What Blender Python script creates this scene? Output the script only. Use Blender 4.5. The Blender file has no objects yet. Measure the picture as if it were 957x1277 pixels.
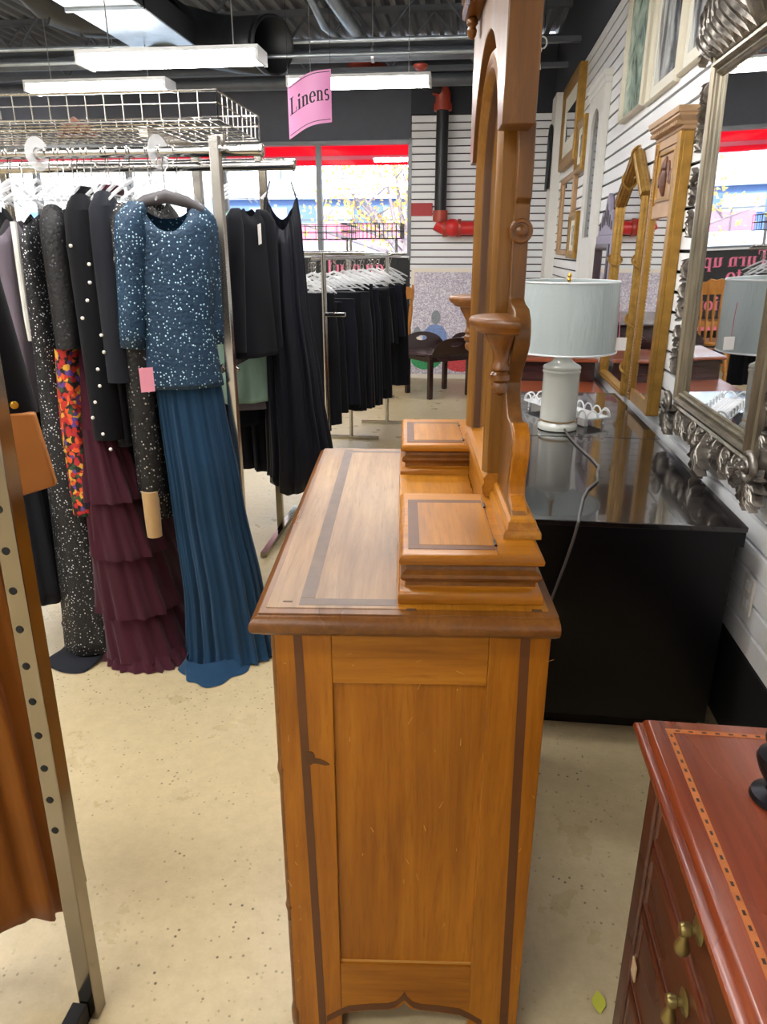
import bpy, bmesh, math, random
from mathutils import Vector, Matrix
random.seed(7)
R = math.radians
PI = math.pi
sc = bpy.context.scene
COL = sc.collection

# ------------------------------------------------------------------ camera
cam_d = bpy.data.cameras.new('camera')
cam = bpy.data.objects.new('camera', cam_d)
COL.objects.link(cam)
cam.location = (0, 0, 1.42)
cam.rotation_euler = (R(70), 0, R(6.6))
cam_d.sensor_fit = 'VERTICAL'
cam_d.sensor_height = 24.0
cam_d.lens = 900.0 / 1277.0 * 24.0
cam_d.clip_start = 0.02
cam_d.clip_end = 300
sc.camera = cam

# ------------------------------------------------------------------ world, sun, exposure
world = bpy.data.worlds.new('overcast_sky')
sc.world = world
world.use_nodes = True
wn = world.node_tree.nodes
bg = wn['Background']
bg.inputs[0].default_value = (0.80, 0.90, 1.0, 1)
bg.inputs[1].default_value = 3.2
sun_d = bpy.data.lights.new('sun', 'SUN')
sun_d.energy = 6.0
sun_d.angle = R(3)
sun_d.color = (1, 0.95, 0.86)
sun = bpy.data.objects.new('sun', sun_d)
COL.objects.link(sun)
sun.location = (-6, -10, 14)
sun.rotation_euler = (R(48), 0, R(-18))
sc.view_settings.view_transform = 'Standard'
sc.view_settings.look = 'None'
sc.view_settings.gamma = 1.0
sc.view_settings.use_curve_mapping = False
sc.view_settings.exposure = 0.6
TUBE = 24.0          # radiance of every fluorescent diffuser

# ------------------------------------------------------------------ material helpers
def lin(c):
    if isinstance(c, str):
        c = c.lstrip('#')
        c = [int(c[i:i + 2], 16) / 255 for i in (0, 2, 4)]
    return tuple(((x / 12.92) if x <= 0.04045 else ((x + 0.055) / 1.055) ** 2.4) for x in c[:3]) + (1,)

MATS = {}
class NT:
    def __init__(s, name):
        s.m = bpy.data.materials.new(name)
        s.m.use_nodes = True
        s.t = s.m.node_tree
        s.b = s.t.nodes['Principled BSDF']
        s.o = s.t.nodes['Material Output']
        MATS[name] = s.m
    def n(s, typ, **kw):
        nd = s.t.nodes.new(typ)
        for k, v in kw.items():
            if k.startswith('i_'):
                key = k[2:]
                key = int(key) if key.isdigit() else key.replace('_', ' ')
                nd.inputs[key].default_value = v
            else:
                setattr(nd, k, v)
        return nd
    def l(s, a, b): s.t.links.new(a, b)
    def ramp(s, fac, stops, interp='LINEAR'):
        r = s.n('ShaderNodeValToRGB')
        r.color_ramp.interpolation = interp
        e = r.color_ramp.elements
        while len(e) < len(stops): e.new(0.5)
        for i, (p, c) in enumerate(stops):
            e[i].position = p
            e[i].color = lin(c) if not isinstance(c, float) else (c, c, c, 1)
        s.l(fac, r.inputs[0])
        return r.outputs[0]
    def coords(s, scale=(1, 1, 1), src='Object'):
        tc = s.n('ShaderNodeTexCoord')
        mp = s.n('ShaderNodeMapping')
        mp.inputs['Scale'].default_value = scale
        s.l(tc.outputs[src], mp.inputs[0])
        return mp.outputs[0]
    def noise(s, vec, scale, detail=4, rough=0.6, dist=0):
        nd = s.n('ShaderNodeTexNoise', i_Scale=scale, i_Detail=detail, i_Roughness=rough, i_Distortion=dist)
        s.l(vec, nd.inputs['Vector'])
        return nd.outputs[0]
    def mix(s, fac, a, b, blend='MIX'):
        nd = s.n('ShaderNodeMix', data_type='RGBA', blend_type=blend)
        for sock, v in ((nd.inputs[0], fac), (nd.inputs[6], a), (nd.inputs[7], b)):
            if hasattr(v, 'links') or hasattr(v, 'is_linked'): s.l(v, sock)
            elif isinstance(v, (int, float)): sock.default_value = v
            else: sock.default_value = lin(v)
        return nd.outputs[2]
    def bump(s, h, strength=0.3, dist=0.01):
        b = s.n('ShaderNodeBump', i_Strength=strength, i_Distance=dist)
        s.l(h, b.inputs['Height'])
        s.l(b.outputs[0], s.b.inputs['Normal'])
    def set(s, **kw):
        for k, v in kw.items(): s.b.inputs[k.replace('_', ' ')].default_value = v

def plain(name, c, rough=0.5, metal=0.0, var=0.0, vs=8, bump=0.0, bs=60, spec=0.5, coat=0.0, stretch=(1, 1, 1)):
    t = NT(name)
    t.set(Roughness=rough, Metallic=metal)
    t.b.inputs['Specular IOR Level'].default_value = spec
    t.b.inputs['Coat Weight'].default_value = coat
    cl = lin(c)
    if var:
        v = t.noise(t.coords(stretch), vs, 5)
        dk = tuple(x * (1 - var) for x in cl[:3]) + (1,)
        lt = tuple(min(1, x * (1 + var)) for x in cl[:3]) + (1,)
        r = t.n('ShaderNodeValToRGB')
        r.color_ramp.elements[0].position = 0.3; r.color_ramp.elements[0].color = dk
        r.color_ramp.elements[1].position = 0.7; r.color_ramp.elements[1].color = lt
        t.l(v, r.inputs[0]); t.l(r.outputs[0], t.b.inputs['Base Color'])
    else:
        t.set(Base_Color=cl)
    if bump:
        t.bump(t.noise(t.coords(stretch), bs, 3), bump, 0.004)
    return t.m

def wood(name, dark, mid, light, axis='z', rough=0.4, scale=1.0, coat=0.15, wear=None, spec=0.5):
    t = NT(name)
    st = {'x': (0.06, 1, 1), 'y': (1, 0.06, 1), 'z': (1, 1, 0.06)}[axis]
    v = t.coords(st)
    g = t.noise(v, 42 * scale, 5, 0.65, 0.4)
    big = t.noise(t.coords({'x': (.4, 1, 1), 'y': (1, .4, 1), 'z': (1, 1, .4)}[axis]), 5 * scale, 3, 0.5, 0.6)
    c1 = t.ramp(g, [(0.28, dark), (0.5, mid), (0.72, light)])
    c2 = t.ramp(big, [(0.32, dark), (0.5, mid), (0.68, light)])
    c = t.mix(0.42, c1, c2)
    fine = t.noise(v, 190 * scale, 3, 0.7)
    c = t.mix(t.ramp(fine, [(0.52, 0.0), (0.74, 0.55)]), c, dark)
    if wear:
        w = t.noise(t.coords({'x': (.3, 1, 1), 'y': (1, .3, 1), 'z': (1, 1, .3)}[axis]), 70, 6, 0.75)
        f = t.ramp(w, [(0.69, 0.0), (0.74, 0.8)])
        c = t.mix(f, c, wear)
    t.l(c, t.b.inputs['Base Color'])
    rr = t.ramp(big, [(0.3, rough * 0.8), (0.7, min(1.0, rough * 1.25))])
    t.l(rr, t.b.inputs['Roughness'])
    t.b.inputs['Coat Weight'].default_value = coat
    t.b.inputs['Coat Roughness'].default_value = 0.2
    t.b.inputs['Specular IOR Level'].default_value = spec
    t.bump(g, 0.12, 0.003)
    return t.m

def sequin(name, base, spark, scale=110, thr=0.16, rough=0.6, keep=0.45, shine=1.0):
    t = NT(name)
    v = t.coords()
    vo = t.n('ShaderNodeTexVoronoi', i_Scale=scale)
    t.l(v, vo.inputs['Vector'])
    f = t.ramp(vo.outputs['Distance'], [(thr * 0.8, 1.0), (thr, 0.0)])
    sep = t.n('ShaderNodeSeparateColor')
    t.l(vo.outputs['Color'], sep.inputs[0])
    pick = t.ramp(sep.outputs[0], [(keep, 0.0), (min(1, keep + 0.3), 1.0)])
    m = t.n('ShaderNodeMath', operation='MULTIPLY')
    t.l(f, m.inputs[0]); t.l(pick, m.inputs[1])
    nb = t.noise(v, 9, 3)
    bc = t.mix(nb, base, tuple(min(1, x * 1.25) for x in [int(base.lstrip('#')[i:i+2], 16)/255 for i in (0, 2, 4)]))
    t.l(t.mix(m.outputs[0], bc, spark), t.b.inputs['Base Color'])
    t.set(Roughness=rough)
    t.l(t.ramp(m.outputs[0], [(0.0, rough), (1.0, 0.3)]), t.b.inputs['Roughness'])
    t.bump(vo.outputs['Distance'], 0.5, 0.004)
    return t.m

def fabric(name, c, rough=0.85, sheen=0.15, var=0.12, weave=220):
    t = NT(name)
    cl = lin(c)
    n = t.noise(t.coords((1, 1, .3)), 14, 3)
    r = t.n('ShaderNodeValToRGB')
    r.color_ramp.elements[0].position = .3; r.color_ramp.elements[0].color = tuple(x * (1 - var) for x in cl[:3]) + (1,)
    r.color_ramp.elements[1].position = .7; r.color_ramp.elements[1].color = tuple(x * (1 + var) for x in cl[:3]) + (1,)
    t.l(n, r.inputs[0]); t.l(r.outputs[0], t.b.inputs['Base Color'])
    t.set(Roughness=rough)
    t.b.inputs['Sheen Weight'].default_value = sheen
    t.b.inputs['Specular IOR Level'].default_value = 0.25
    t.bump(t.noise(t.coords(), weave, 2), 0.15, 0.002)
    return t.m

# ------------------------------------------------------------------ materials
plain('white_slat', '#eeeff1', 0.42, var=0.03, vs=3)
plain('groove', '#2b2520', 0.8)
plain('black_wall', '#2f323a', 0.7, var=0.1)
plain('black_paint', '#17181a', 0.6)
plain('black_header', '#51545f', 0.6, var=0.06)
plain('joist_paint', '#565a61', 0.42, var=0.15)
plain('deck_paint', '#707379', 0.5)
plain('white_paint', '#dcdad4', 0.5, var=0.03)
plain('aluminium', '#b9babb', 0.35, 0.9)
plain('dark_alu', '#6a6c6e', 0.4, 0.6)
plain('galvanised', '#c6d0d9', 0.38, 0.75, var=0.16, vs=6)
plain('black_duct', '#1d1f22', 0.45, var=0.2, vs=10)
plain('red_pipe', '#a8402e', 0.4, var=0.12)
plain('red_valve', '#d22f2f', 0.35)
plain('red_sign', '#b3262b', 0.5)
plain('white_metal', '#eceef0', 0.35)
plain('lamp_ceramic', '#c9cac2', 0.18, coat=0.5)
plain('brass_dull', '#8d7d4c', 0.36, 0.85, var=0.2, vs=40)
plain('brass', '#c79a45', 0.28, 0.9)
plain('dark_metal', '#26242a', 0.32, 0.7)
plain('cord_grey', '#55504e', 0.5)
plain('espresso', '#060508', 0.3, var=0.15, spec=0.3)
plain('espresso_top', '#1a1617', 0.15, var=0.15, vs=14, coat=0.6)
plain('tag_white', '#e9e3df', 0.6)
plain('tag_pink', '#e796ac', 0.6)
plain('string_pink', '#d9748f', 0.7)
plain('pearl', '#f0ece4', 0.2)
plain('gold_button', '#d8a63c', 0.3, 0.9)
plain('silver_leaf', '#8f8880', 0.34, 0.8, var=0.6, vs=26, bump=0.5, bs=70)
plain('silver_rib', '#978e7d', 0.3, 0.75, var=0.35, vs=24, bump=0.12, bs=90, stretch=(1, 1, .15))
plain('gold_leaf', '#a07a38', 0.4, 0.55, var=0.3, vs=30, bump=0.25, bs=80)
plain('gold_bright', '#a67c34', 0.4, 0.5, var=0.18, vs=20)
plain('champagne', '#b08d68', 0.45, 0.2, var=0.12)
plain('cream_frame', '#cfc8b4', 0.5, var=0.06)
plain('violet_frame', '#8b8398', 0.45, var=0.12)
plain('maroon_frame', '#3a2730', 0.4)
plain('iron', '#2a2c2e', 0.45, 0.4)
plain('mat_board', '#dcd8cb', 0.8)
plain('smoke_glass', '#4b5055', 0.08, 0.6)
plain('mahogany_dark', '#311a1c', 0.22, var=0.2, coat=0.4)
plain('pole_chrome', '#c9c6c2', 0.16, 1.0)
plain('pole_steel', '#958d80', 0.15, 1.0, var=0.06, vs=5, stretch=(1, 1, .1))
plain('hole_black', '#0a0a0a', 0.8)
plain('tan_leather', '#b0702f', 0.6, var=0.12, vs=5, bump=0.1, bs=150)
plain('hanger_grey', '#4f4b4e', 0.5)
plain('pink_sign', '#e293c4', 0.42)
plain('ink', '#241a22', 0.6)
plain('pink_ink', '#f07a9c', 0.6)
plain('canvas_blue', '#7d93c4', 0.8, var=0.3, vs=50)
plain('canvas_grey', '#8a8d93', 0.8, var=0.2, vs=50)
plain('canvas_green', '#3c9a61', 0.8, var=0.3, vs=50)
plain('canvas_red', '#cf4a50', 0.8, var=0.3, vs=50)
plain('cream_canvas_edge', '#e8dfd0', 0.7)
plain('switch_white', '#d9d8d4', 0.4)
plain('asphalt', '#9aa3ab', 0.9, var=0.1)
plain('pale_concrete', '#aebccb', 0.9, var=0.08)
plain('blue_facade', '#5f79a3', 0.8, var=0.06)
plain('blue_facade_light', '#a3b4cf', 0.8, var=0.06)
plain('white_facade', '#e5e3df', 0.8)
plain('rose_wall', '#d07a92', 0.8, var=0.1)
plain('bark', '#8c7f84', 0.9, var=0.2)
plain('leaf_floor', '#b7b83a', 0.7)

wood('oak_z', '#774206', '#9f5f0a', '#b97718', 'z', 0.36, wear='#bd8434', coat=.06, spec=.4)
wood('oak_y', '#76450c', '#a26716', '#c08428', 'y', 0.34, wear='#c08c40', coat=.1)
wood('oak_x', '#744107', '#9f610d', '#bb7d20', 'x', 0.36, wear='#c49044', coat=.06, spec=.4)
wood('oak_top', '#684a30', '#8f6c49', '#ab8b64', 'y', 0.42, wear='#b89870')
wood('oak_edge', '#522e0a', '#704212', '#8c591d', 'y', 0.32, coat=.1)
wood('oak_frame', '#5c390e', '#7f5317', '#9b6c25', 'z', 0.36, coat=.08)
wood('oak_old', '#4e2f12', '#6a431a', '#825624', 'z', 0.36, coat=.08)
plain('stain_brown', '#54300f', 0.4, var=0.25, vs=40)
plain('inlay_brown', '#5c3416', 0.4, var=0.2, vs=12)
plain('inlay_grey', '#5c4433', 0.38, var=0.22, vs=30)
plain('oak_split', '#4f2f12', 0.6)
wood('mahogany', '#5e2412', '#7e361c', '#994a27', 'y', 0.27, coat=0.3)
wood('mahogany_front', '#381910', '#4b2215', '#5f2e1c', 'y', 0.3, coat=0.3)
wood('cherry', '#6e2f18', '#8b4223', '#a2552f', 'x', 0.3, coat=0.3)
wood('chair_oak', '#9d6028', '#bd7d3a', '#d49a55', 'z', 0.4)
wood('carved_brown', '#4b2c1f', '#6a4230', '#87594a', 'x', 0.5)
wood('dark_table', '#1e0f10', '#321a1b', '#452526', 'x', 0.22, coat=0.5)

fabric('black_cloth', '#0b0d15', 0.85, 0.04)
fabric('black_satin', '#0d0f1a', 0.5, 0.06)
fabric('black_velvet', '#07080f', 0.9, 0.04)
fabric('charcoal_cloth', '#1a1c24', 0.9, 0.05)
fabric('navy_cloth', '#10131f', 0.85, 0.05)
fabric('maroon_cloth', '#431024', 0.8, 0.1)
fabric('maroon_tulle', '#3d1121', 0.9, 0.12)
fabric('teal_chiffon', '#103857', 0.75, 0.15)
fabric('mint_cloth', '#94b5a6', 0.85, 0.2)
fabric('mauve_cloth', '#6f6570', 0.85, 0.2)
fabric('rust_satin', '#854c0c', 0.6, 0.08)
fabric('gold_cuff', '#b9986a', 0.6, 0.2)
fabric('grey_knit', '#9b9ba0', 0.9, 0.2)
sequin('blue_sequin', '#102f47', '#b9deee', 112, 0.30, keep=0.3)
sequin('black_dots', '#0b0b0f', '#d7d9dd', 125, 0.30, keep=0.3)
sequin('black_sequin', '#08080b', '#bcb9b6', 110, 0.36, keep=0.5)
sequin('black_lace', '#0c0b0f', '#5c5c63', 90, 0.3, keep=0.6)

t = NT('floral')
v = t.coords()
vo = t.n('ShaderNodeTexVoronoi', i_Scale=62.0); nv = t.n('ShaderNodeTexNoise', i_Scale=38.0, i_Detail=2.0); t.l(v, nv.inputs['Vector'])
av = t.n('ShaderNodeVectorMath', operation='MULTIPLY_ADD'); av.inputs[1].default_value = (.03, .03, .03); t.l(nv.outputs[1], av.inputs[0]); t.l(v, av.inputs[2]); t.l(av.outputs[0], vo.inputs['Vector'])
sp = t.n('ShaderNodeSeparateColor'); t.l(vo.outputs['Color'], sp.inputs[0])
c = t.ramp(sp.outputs[0], [(0.0, '#10100f'), (0.2, '#b9271b'), (0.42, '#d9541f'), (0.55, '#d7a335'), (0.68, '#2c4a2c'), (0.78, '#5b3b86'), (0.86, '#b01f2a')], 'CONSTANT')
f = t.ramp(vo.outputs['Distance'], [(0.62, 1.0), (0.85, 0.0)])
t.l(t.mix(f, '#15100f', c), t.b.inputs['Base Color']); t.set(Roughness=0.8)

t = NT('concrete_floor')
v = t.coords()
a = t.ramp(t.noise(v, 1.6, 6, 0.6), [(0.3, '#b8a67e'), (0.5, '#bfae88'), (0.7, '#c7b691')])
b2 = t.ramp(t.noise(v, 22, 10, 0.78), [(0.3, '#a59474'), (0.7, '#cfbd96')])
c = t.mix(0.5, a, b2)
pv = t.n('ShaderNodeTexVoronoi', i_Scale=75.0); t.l(v, pv.inputs['Vector'])
ps = t.n('ShaderNodeSeparateColor'); t.l(pv.outputs['Color'], ps.inputs[0])
m1 = t.n('ShaderNodeMath', operation='MULTIPLY')
t.l(t.ramp(pv.outputs['Distance'], [(0.16, 1.0), (0.3, 0.0)]), m1.inputs[0])
t.l(t.ramp(ps.outputs[0], [(0.72, 0.0), (0.78, 1.0)]), m1.inputs[1])
m2 = t.n('ShaderNodeMath', operation='MULTIPLY')
t.l(m1.outputs[0], m2.inputs[0]); t.l(t.ramp(t.noise(v, 3.2, 3), [(0.42, 0.0), (0.6, 1.0)]), m2.inputs[1])
t.l(t.mix(m2.outputs[0], c, '#55493a'), t.b.inputs['Base Color'])
t.l(t.ramp(t.noise(v, 5, 5), [(0.35, 0.27), (0.65, 0.35)]), t.b.inputs['Roughness'])
t.bump(t.noise(v, 60, 4), 0.08, 0.004)

t = NT('mirror_glass'); t.set(Base_Color=(0.86, 0.88, 0.9, 1), Metallic=1.0, Roughness=0.015)
t = NT('clear_plastic'); t.set(Base_Color=(0.93, 0.95, 0.97, 1), Roughness=0.12)
tr = t.n('ShaderNodeBsdfTransparent'); mx = t.n('ShaderNodeMixShader'); mx.inputs[0].default_value = 0.42
t.l(tr.outputs[0], mx.inputs[1]); t.l(t.b.outputs[0], mx.inputs[2]); t.l(mx.outputs[0], t.o.inputs[0])
t = NT('window_glass'); gl = t.n('ShaderNodeBsdfGlossy'); gl.inputs['Roughness'].default_value = 0.01
tr = t.n('ShaderNodeBsdfTransparent'); tr.inputs[0].default_value = (0.97, 0.985, 1, 1)
lw = t.n('ShaderNodeFresnel', i_IOR=1.45); mx = t.n('ShaderNodeMixShader')
t.l(lw.outputs[0], mx.inputs[0]); t.l(tr.outputs[0], mx.inputs[1]); t.l(gl.outputs[0], mx.inputs[2]); t.l(mx.outputs[0], t.o.inputs[0])
t = NT('diffuser'); t.set(Base_Color=(1, 1, 1, 1)); t.b.inputs['Emission Color'].default_value = (1.0, 0.98, 0.95, 1); t.b.inputs['Emission Strength'].default_value = TUBE
def translucent(name, c, amt=0.5, rough=0.7):
    t = NT(name); t.set(Base_Color=lin(c), Roughness=rough)
    tl = t.n('ShaderNodeBsdfTranslucent'); tl.inputs[0].default_value = lin(c)
    mx = t.n('ShaderNodeMixShader'); mx.inputs[0].default_value = amt
    t.l(t.b.outputs[0], mx.inputs[1]); t.l(tl.outputs[0], mx.inputs[2]); t.l(mx.outputs[0], t.o.inputs[0])
    return t
translucent('awning_red', '#ff1048', 0.65)
translucent('awning_pink', '#f58a98', 0.6)
translucent('autumn_leaf', '#d3c368', 0.5)
translucent('autumn_leaf_orange', '#dba45c', 0.5)
t = translucent('lamp_shade', '#cdd6d7', 0.35, 0.22)
t.b.inputs['Coat Weight'].default_value = 0.6
t.bump(t.noise(t.coords((1, 1, .22)), 22, 3, 0.5, 1.2), 0.7, 0.012)
t.b.inputs['Coat Roughness'].default_value = 0.08

t = NT('speckled_canvas')
vv = t.n('ShaderNodeTexVoronoi', i_Scale=85.0); t.l(t.coords(), vv.inputs['Vector'])
ss = t.n('ShaderNodeSeparateColor'); t.l(vv.outputs['Color'], ss.inputs[0])
t.l(t.ramp(ss.outputs[0], [(0.1, '#a99fb0'), (0.4, '#c3bccb'), (0.65, '#d2c6cc'), (0.9, '#e8e4e8')]), t.b.inputs['Base Color']); t.set(Roughness=0.7)
def art(name, stops, scale, z=1.0):
    t = NT(name); n = t.noise(t.coords((1, 1, z)), scale, 5, 0.55, 1.2)
    t.l(t.ramp(n, stops), t.b.inputs['Base Color']); t.set(Roughness=0.25)
art('art_botanical', [(0.36, '#5c6b62'), (0.47, '#8ea596'), (0.6, '#b7c8b8')], 7)
art('art_ink', [(0.40, '#3a3c42'), (0.47, '#9a9c9f'), (0.54, '#cfd1cd')], 4, .4)
art('art_small', [(0.4, '#7f8a90'), (0.6, '#cfcabd')], 14)

# ------------------------------------------------------------------ mesh helpers
MOF = {}
class MB:
    def __init__(s): s.v = []; s.f = []
    def add(s, vs, fs):
        o = len(s.v); s.v += [tuple(p) for p in vs]; s.f += [tuple(i + o for i in f) for f in fs]; return s
    def box(s, x0, x1, y0, y1, z0, z1):
        return s.add([(x0,y0,z0),(x1,y0,z0),(x1,y1,z0),(x0,y1,z0),(x0,y0,z1),(x1,y0,z1),(x1,y1,z1),(x0,y1,z1)],
                     [(3,2,1,0),(4,5,6,7),(0,1,5,4),(1,2,6,5),(2,3,7,6),(3,0,4,7)])
    def rings(s, rs, c0=True, c1=True, loop=False):
        n = len(rs[0]); o = len(s.v)
        for r in rs: s.v += [tuple(p) for p in r]
        m = len(rs)
        for i in range(m if loop else m - 1):
            a = o + i * n; b = o + ((i + 1) % m) * n
            for j in range(n):
                k = (j + 1) % n
                s.f.append((a + j, a + k, b + k, b + j))
        if not loop:
            if c0: s.f.append(tuple(o + j for j in reversed(range(n))))
            if c1: s.f.append(tuple(o + (m - 1) * n + j for j in range(n)))
        return s
    def tube(s, pts, r, n=8, sy=1.0, closed=False):
        P = [Vector(p) for p in pts]; m = len(P); rs = []
        rad = r if isinstance(r, (list, tuple)) else [r] * m
        up = None
        for i in range(m):
            a = P[(i - 1) % m] if (closed or i > 0) else P[i]
            b = P[(i + 1) % m] if (closed or i < m - 1) else P[i]
            t = (b - a).normalized()
            if up is None:
                up = Vector((0, 0, 1)) if abs(t.z) < .9 else Vector((1, 0, 0))
            u = (up - t * up.dot(t))
            if u.length < 1e-6: u = t.orthogonal()
            u.normalize(); up = u; w = t.cross(u)
            rs.append([P[i] + (u * math.cos(2*PI*k/n) * sy + w * math.sin(2*PI*k/n)) * rad[i] for k in range(n)])
        return s.rings(rs, loop=closed)
    def lathe(s, prof, n=28, c=(0, 0, 0), axis='z', sx=1, sy=1):
        rs = []
        for r, h in prof:
            ring = []
            for k in range(n):
                a = 2 * PI * k / n; x = r * math.cos(a) * sx; y = r * math.sin(a) * sy
                p = {'z': (x, y, h), 'y': (x, h, y), 'x': (h, x, y)}[axis]
                ring.append((p[0] + c[0], p[1] + c[1], p[2] + c[2]))
            rs.append(ring)
        return s.rings(rs)
    def prism(s, poly, axis, a, b):
        def mk(p, h): return {'x': (h, p[0], p[1]), 'y': (p[0], h, p[1]), 'z': (p[0], p[1], h)}[axis]
        return s.rings([[mk(p, a) for p in poly], [mk(p, b) for p in poly]])
    def rectloft(s, x0, x1, y0, y1, prof):
        # prof: list of (inset, z)
        return s.rings([[(x0+i, y0+i, z), (x1-i, y0+i, z), (x1-i, y1-i, z), (x0+i, y1-i, z)] for i, z in prof])
    def sphere(s, c, r, n=10, m=7, sc3=(1, 1, 1)):
        rs = []
        for i in range(1, m):
            a = -PI/2 + PI * i / m
            rs.append([(c[0]+r*sc3[0]*math.cos(a)*math.cos(2*PI*k/n), c[1]+r*sc3[1]*math.cos(a)*math.sin(2*PI*k/n), c[2]+r*sc3[2]*math.sin(a)) for k in range(n)])
        return s.rings(rs)
    def mesh(s, name, M=None, sharp=38):
        me = bpy.data.meshes.new(name)
        me.from_pydata([M @ Vector(p) for p in s.v] if M else s.v, [], s.f)
        bm = bmesh.new(); bm.from_mesh(me); bmesh.ops.recalc_face_normals(bm, faces=bm.faces); bm.to_mesh(me); bm.free()
        me.polygons.foreach_set('use_smooth', [True] * len(me.polygons))
        me.set_sharp_from_angle(angle=R(sharp))
        me.update()
        return me
    def build(s, name, mat, parent=None, world=False, bevel=0, kind=None, label=None, sharp=38):
        M = MOF[parent.name].inverted() if (world and parent is not None) else None
        me = s.mesh(name, M, sharp)
        return link(name, me, mat, parent, bevel, kind, label)
def link(name, me, mat, parent=None, bevel=0, kind=None, label=None):
    if mat and not me.materials: me.materials.append(MATS[mat])
    o = bpy.data.objects.new(name, me); COL.objects.link(o)
    if parent is not None:
        o.parent = parent; MOF[o.name] = MOF[parent.name]
    else: MOF[o.name] = Matrix.Identity(4)
    if bevel:
        b = o.modifiers.new('bevel', 'BEVEL'); b.width = bevel; b.segments = 2; b.limit_method = 'ANGLE'; b.angle_limit = R(40)
    if kind: o['kind'] = kind
    if label: o['label'] = label
    return o
def thing(name, label, cat, loc=(0, 0, 0), rz=0, group=None, kind=None, rx=0):
    o = bpy.data.objects.new(name, None); COL.objects.link(o)
    o.empty_display_size = 0.05
    o.location = loc; o.rotation_euler = (rx, 0, rz)
    MOF[o.name] = Matrix.Translation(loc) @ Matrix.Rotation(rz, 4, 'Z') @ Matrix.Rotation(rx, 4, 'X')
    if label: o['label'] = label
    if cat: o['category'] = cat
    if group: o['group'] = group
    if kind: o['kind'] = kind
    return o
def tag(o, label, cat, group=None):
    o['label'] = label; o['category'] = cat
    if group: o['group'] = group
    return o
def copy_tree(o, parent=None):
    c = o.copy(); COL.objects.link(c); c.parent = parent
    MOF[c.name] = MOF[o.name]
    for ch in list(o.children): copy_tree(ch, c)
    return c
def place(o, loc, rz=0):
    o.location = loc; o.rotation_euler = (0, 0, rz)
    MOF[o.name] = Matrix.Translation(loc) @ Matrix.Rotation(rz, 4, 'Z')
def lerp(a, b, t): return a + (b - a) * t
def interp(rows, z):
    # rows sorted by descending z; smooth interpolation of every other column
    if z >= rows[0][0]: return rows[0][1:]
    for i in range(len(rows) - 1):
        if rows[i][0] >= z >= rows[i+1][0]:
            t = (rows[i][0] - z) / max(1e-6, rows[i][0] - rows[i+1][0])
            t = t * t * (3 - 2 * t) * .5 + t * .5
            return tuple(lerp(p, q, t) for p, q in zip(rows[i][1:], rows[i+1][1:]))
    return rows[-1][1:]

#PART_STRUCTURE
XW, YW = 0.84, 9.2          # right wall plane, window wall plane
X0, Y0, ZC = -8.0, -4.0, 3.6
# ------------------------------------------------------------------ floor, walls, ceiling
o = MB().box(X0 - .1, XW + .15, Y0 - .1, YW + .1, -.12, 0).build('floor', 'concrete_floor', kind='structure')
wr = MB().box(XW + .018, XW + .14, Y0, YW + .1, 0, ZC).build('wall_right', 'groove', kind='structure')
slat_me = MB().box(0, .018, Y0, YW - .001, 0, .0662)
slat_me = slat_me.mesh('slat')
slat_me.materials.append(MATS['white_slat'])
SP = .0798
for i in range(32):
    s = link('slat', slat_me, None, wr); s.location = (XW, 0, .302 + i * SP)
MB().box(XW + .002, XW + .02, Y0, YW, 2.856, ZC).build('upper_panel', 'black_wall', wr)
MB().box(XW - .004, XW + .02, Y0, YW, 0, .298).build('baseboard_right', 'black_paint', kind='structure')
# window wall: black header, black apron below the sill, white slatwall section at the right
wb = MB().box(X0, -.75, YW, YW + .15, 2.60, ZC).build('wall_window', 'black_header', kind='structure')
MB().box(X0, -.75, YW, YW + .15, 0, 1.34).build('apron', 'black_paint', wb)
MB().box(-.75, XW + .15, YW + .018, YW + .15, 0, ZC).build('slat_backing', 'groove', wb)
MB().box(-.75, XW, YW - .003, YW + .02, 2.856, ZC).build('upper_panel', 'black_wall', wb)
MB().box(-.75, XW, YW - .003, YW + .02, 0, .298).build('base_panel', 'black_paint', wb)
sm = MB().box(-.74, XW, YW, YW + .018, 0, .0662).mesh('slat'); sm.materials.append(MATS['white_slat'])
for i in range(32):
    s = link('slat', sm, None, wb); s.location = (0, 0, .302 + i * SP)
MB().box(-.765, -.735, YW - .01, YW + .05, 1.30, 2.62).build('edge_trim', 'dark_alu', wb)
MB().box(X0 - .15, X0, Y0, YW + .1, 0, ZC).build('wall_left', 'white_paint', kind='structure')
MB().box(X0, XW, Y0 - .15, Y0, 0, ZC).build('wall_back', 'white_paint', kind='structure')
# pilaster in the far corner of the right wall
p = MB().box(.752, XW, 8.05, 8.42, 0, 2.84).build('trim_1', 'white_paint', kind='structure')
# windows
edges = [-.75, -1.84, -3.0, -4.2, -5.4, -6.7, X0]
for i in range(len(edges) - 1):
    a, b = edges[i + 1], edges[i]
    w = thing('window_%d' % (i + 1), None, None, ((a + b) / 2, YW + .06, 1.34), kind='structure')
    f = MB()
    f.box(a, b, YW + .02, YW + .10, 1.34, 1.37).box(a, b, YW - .02, YW + .10, 2.56, 2.60)
    f.box(b - .03, b, YW + .02, YW + .10, 1.37, 2.56).box(a, a + .03, YW + .02, YW + .10, 1.37, 2.56)
    f.build('window_frame', 'dark_alu', w, True)
    MB().box(a + .03, b - .03, YW + .055, YW + .061, 1.37, 2.56).build('pane', 'window_glass', w, True)
MB().box(X0, -.75, YW - .05, YW + .02, 1.325, 1.345).build('trim_2', 'aluminium', kind='structure')
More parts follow.
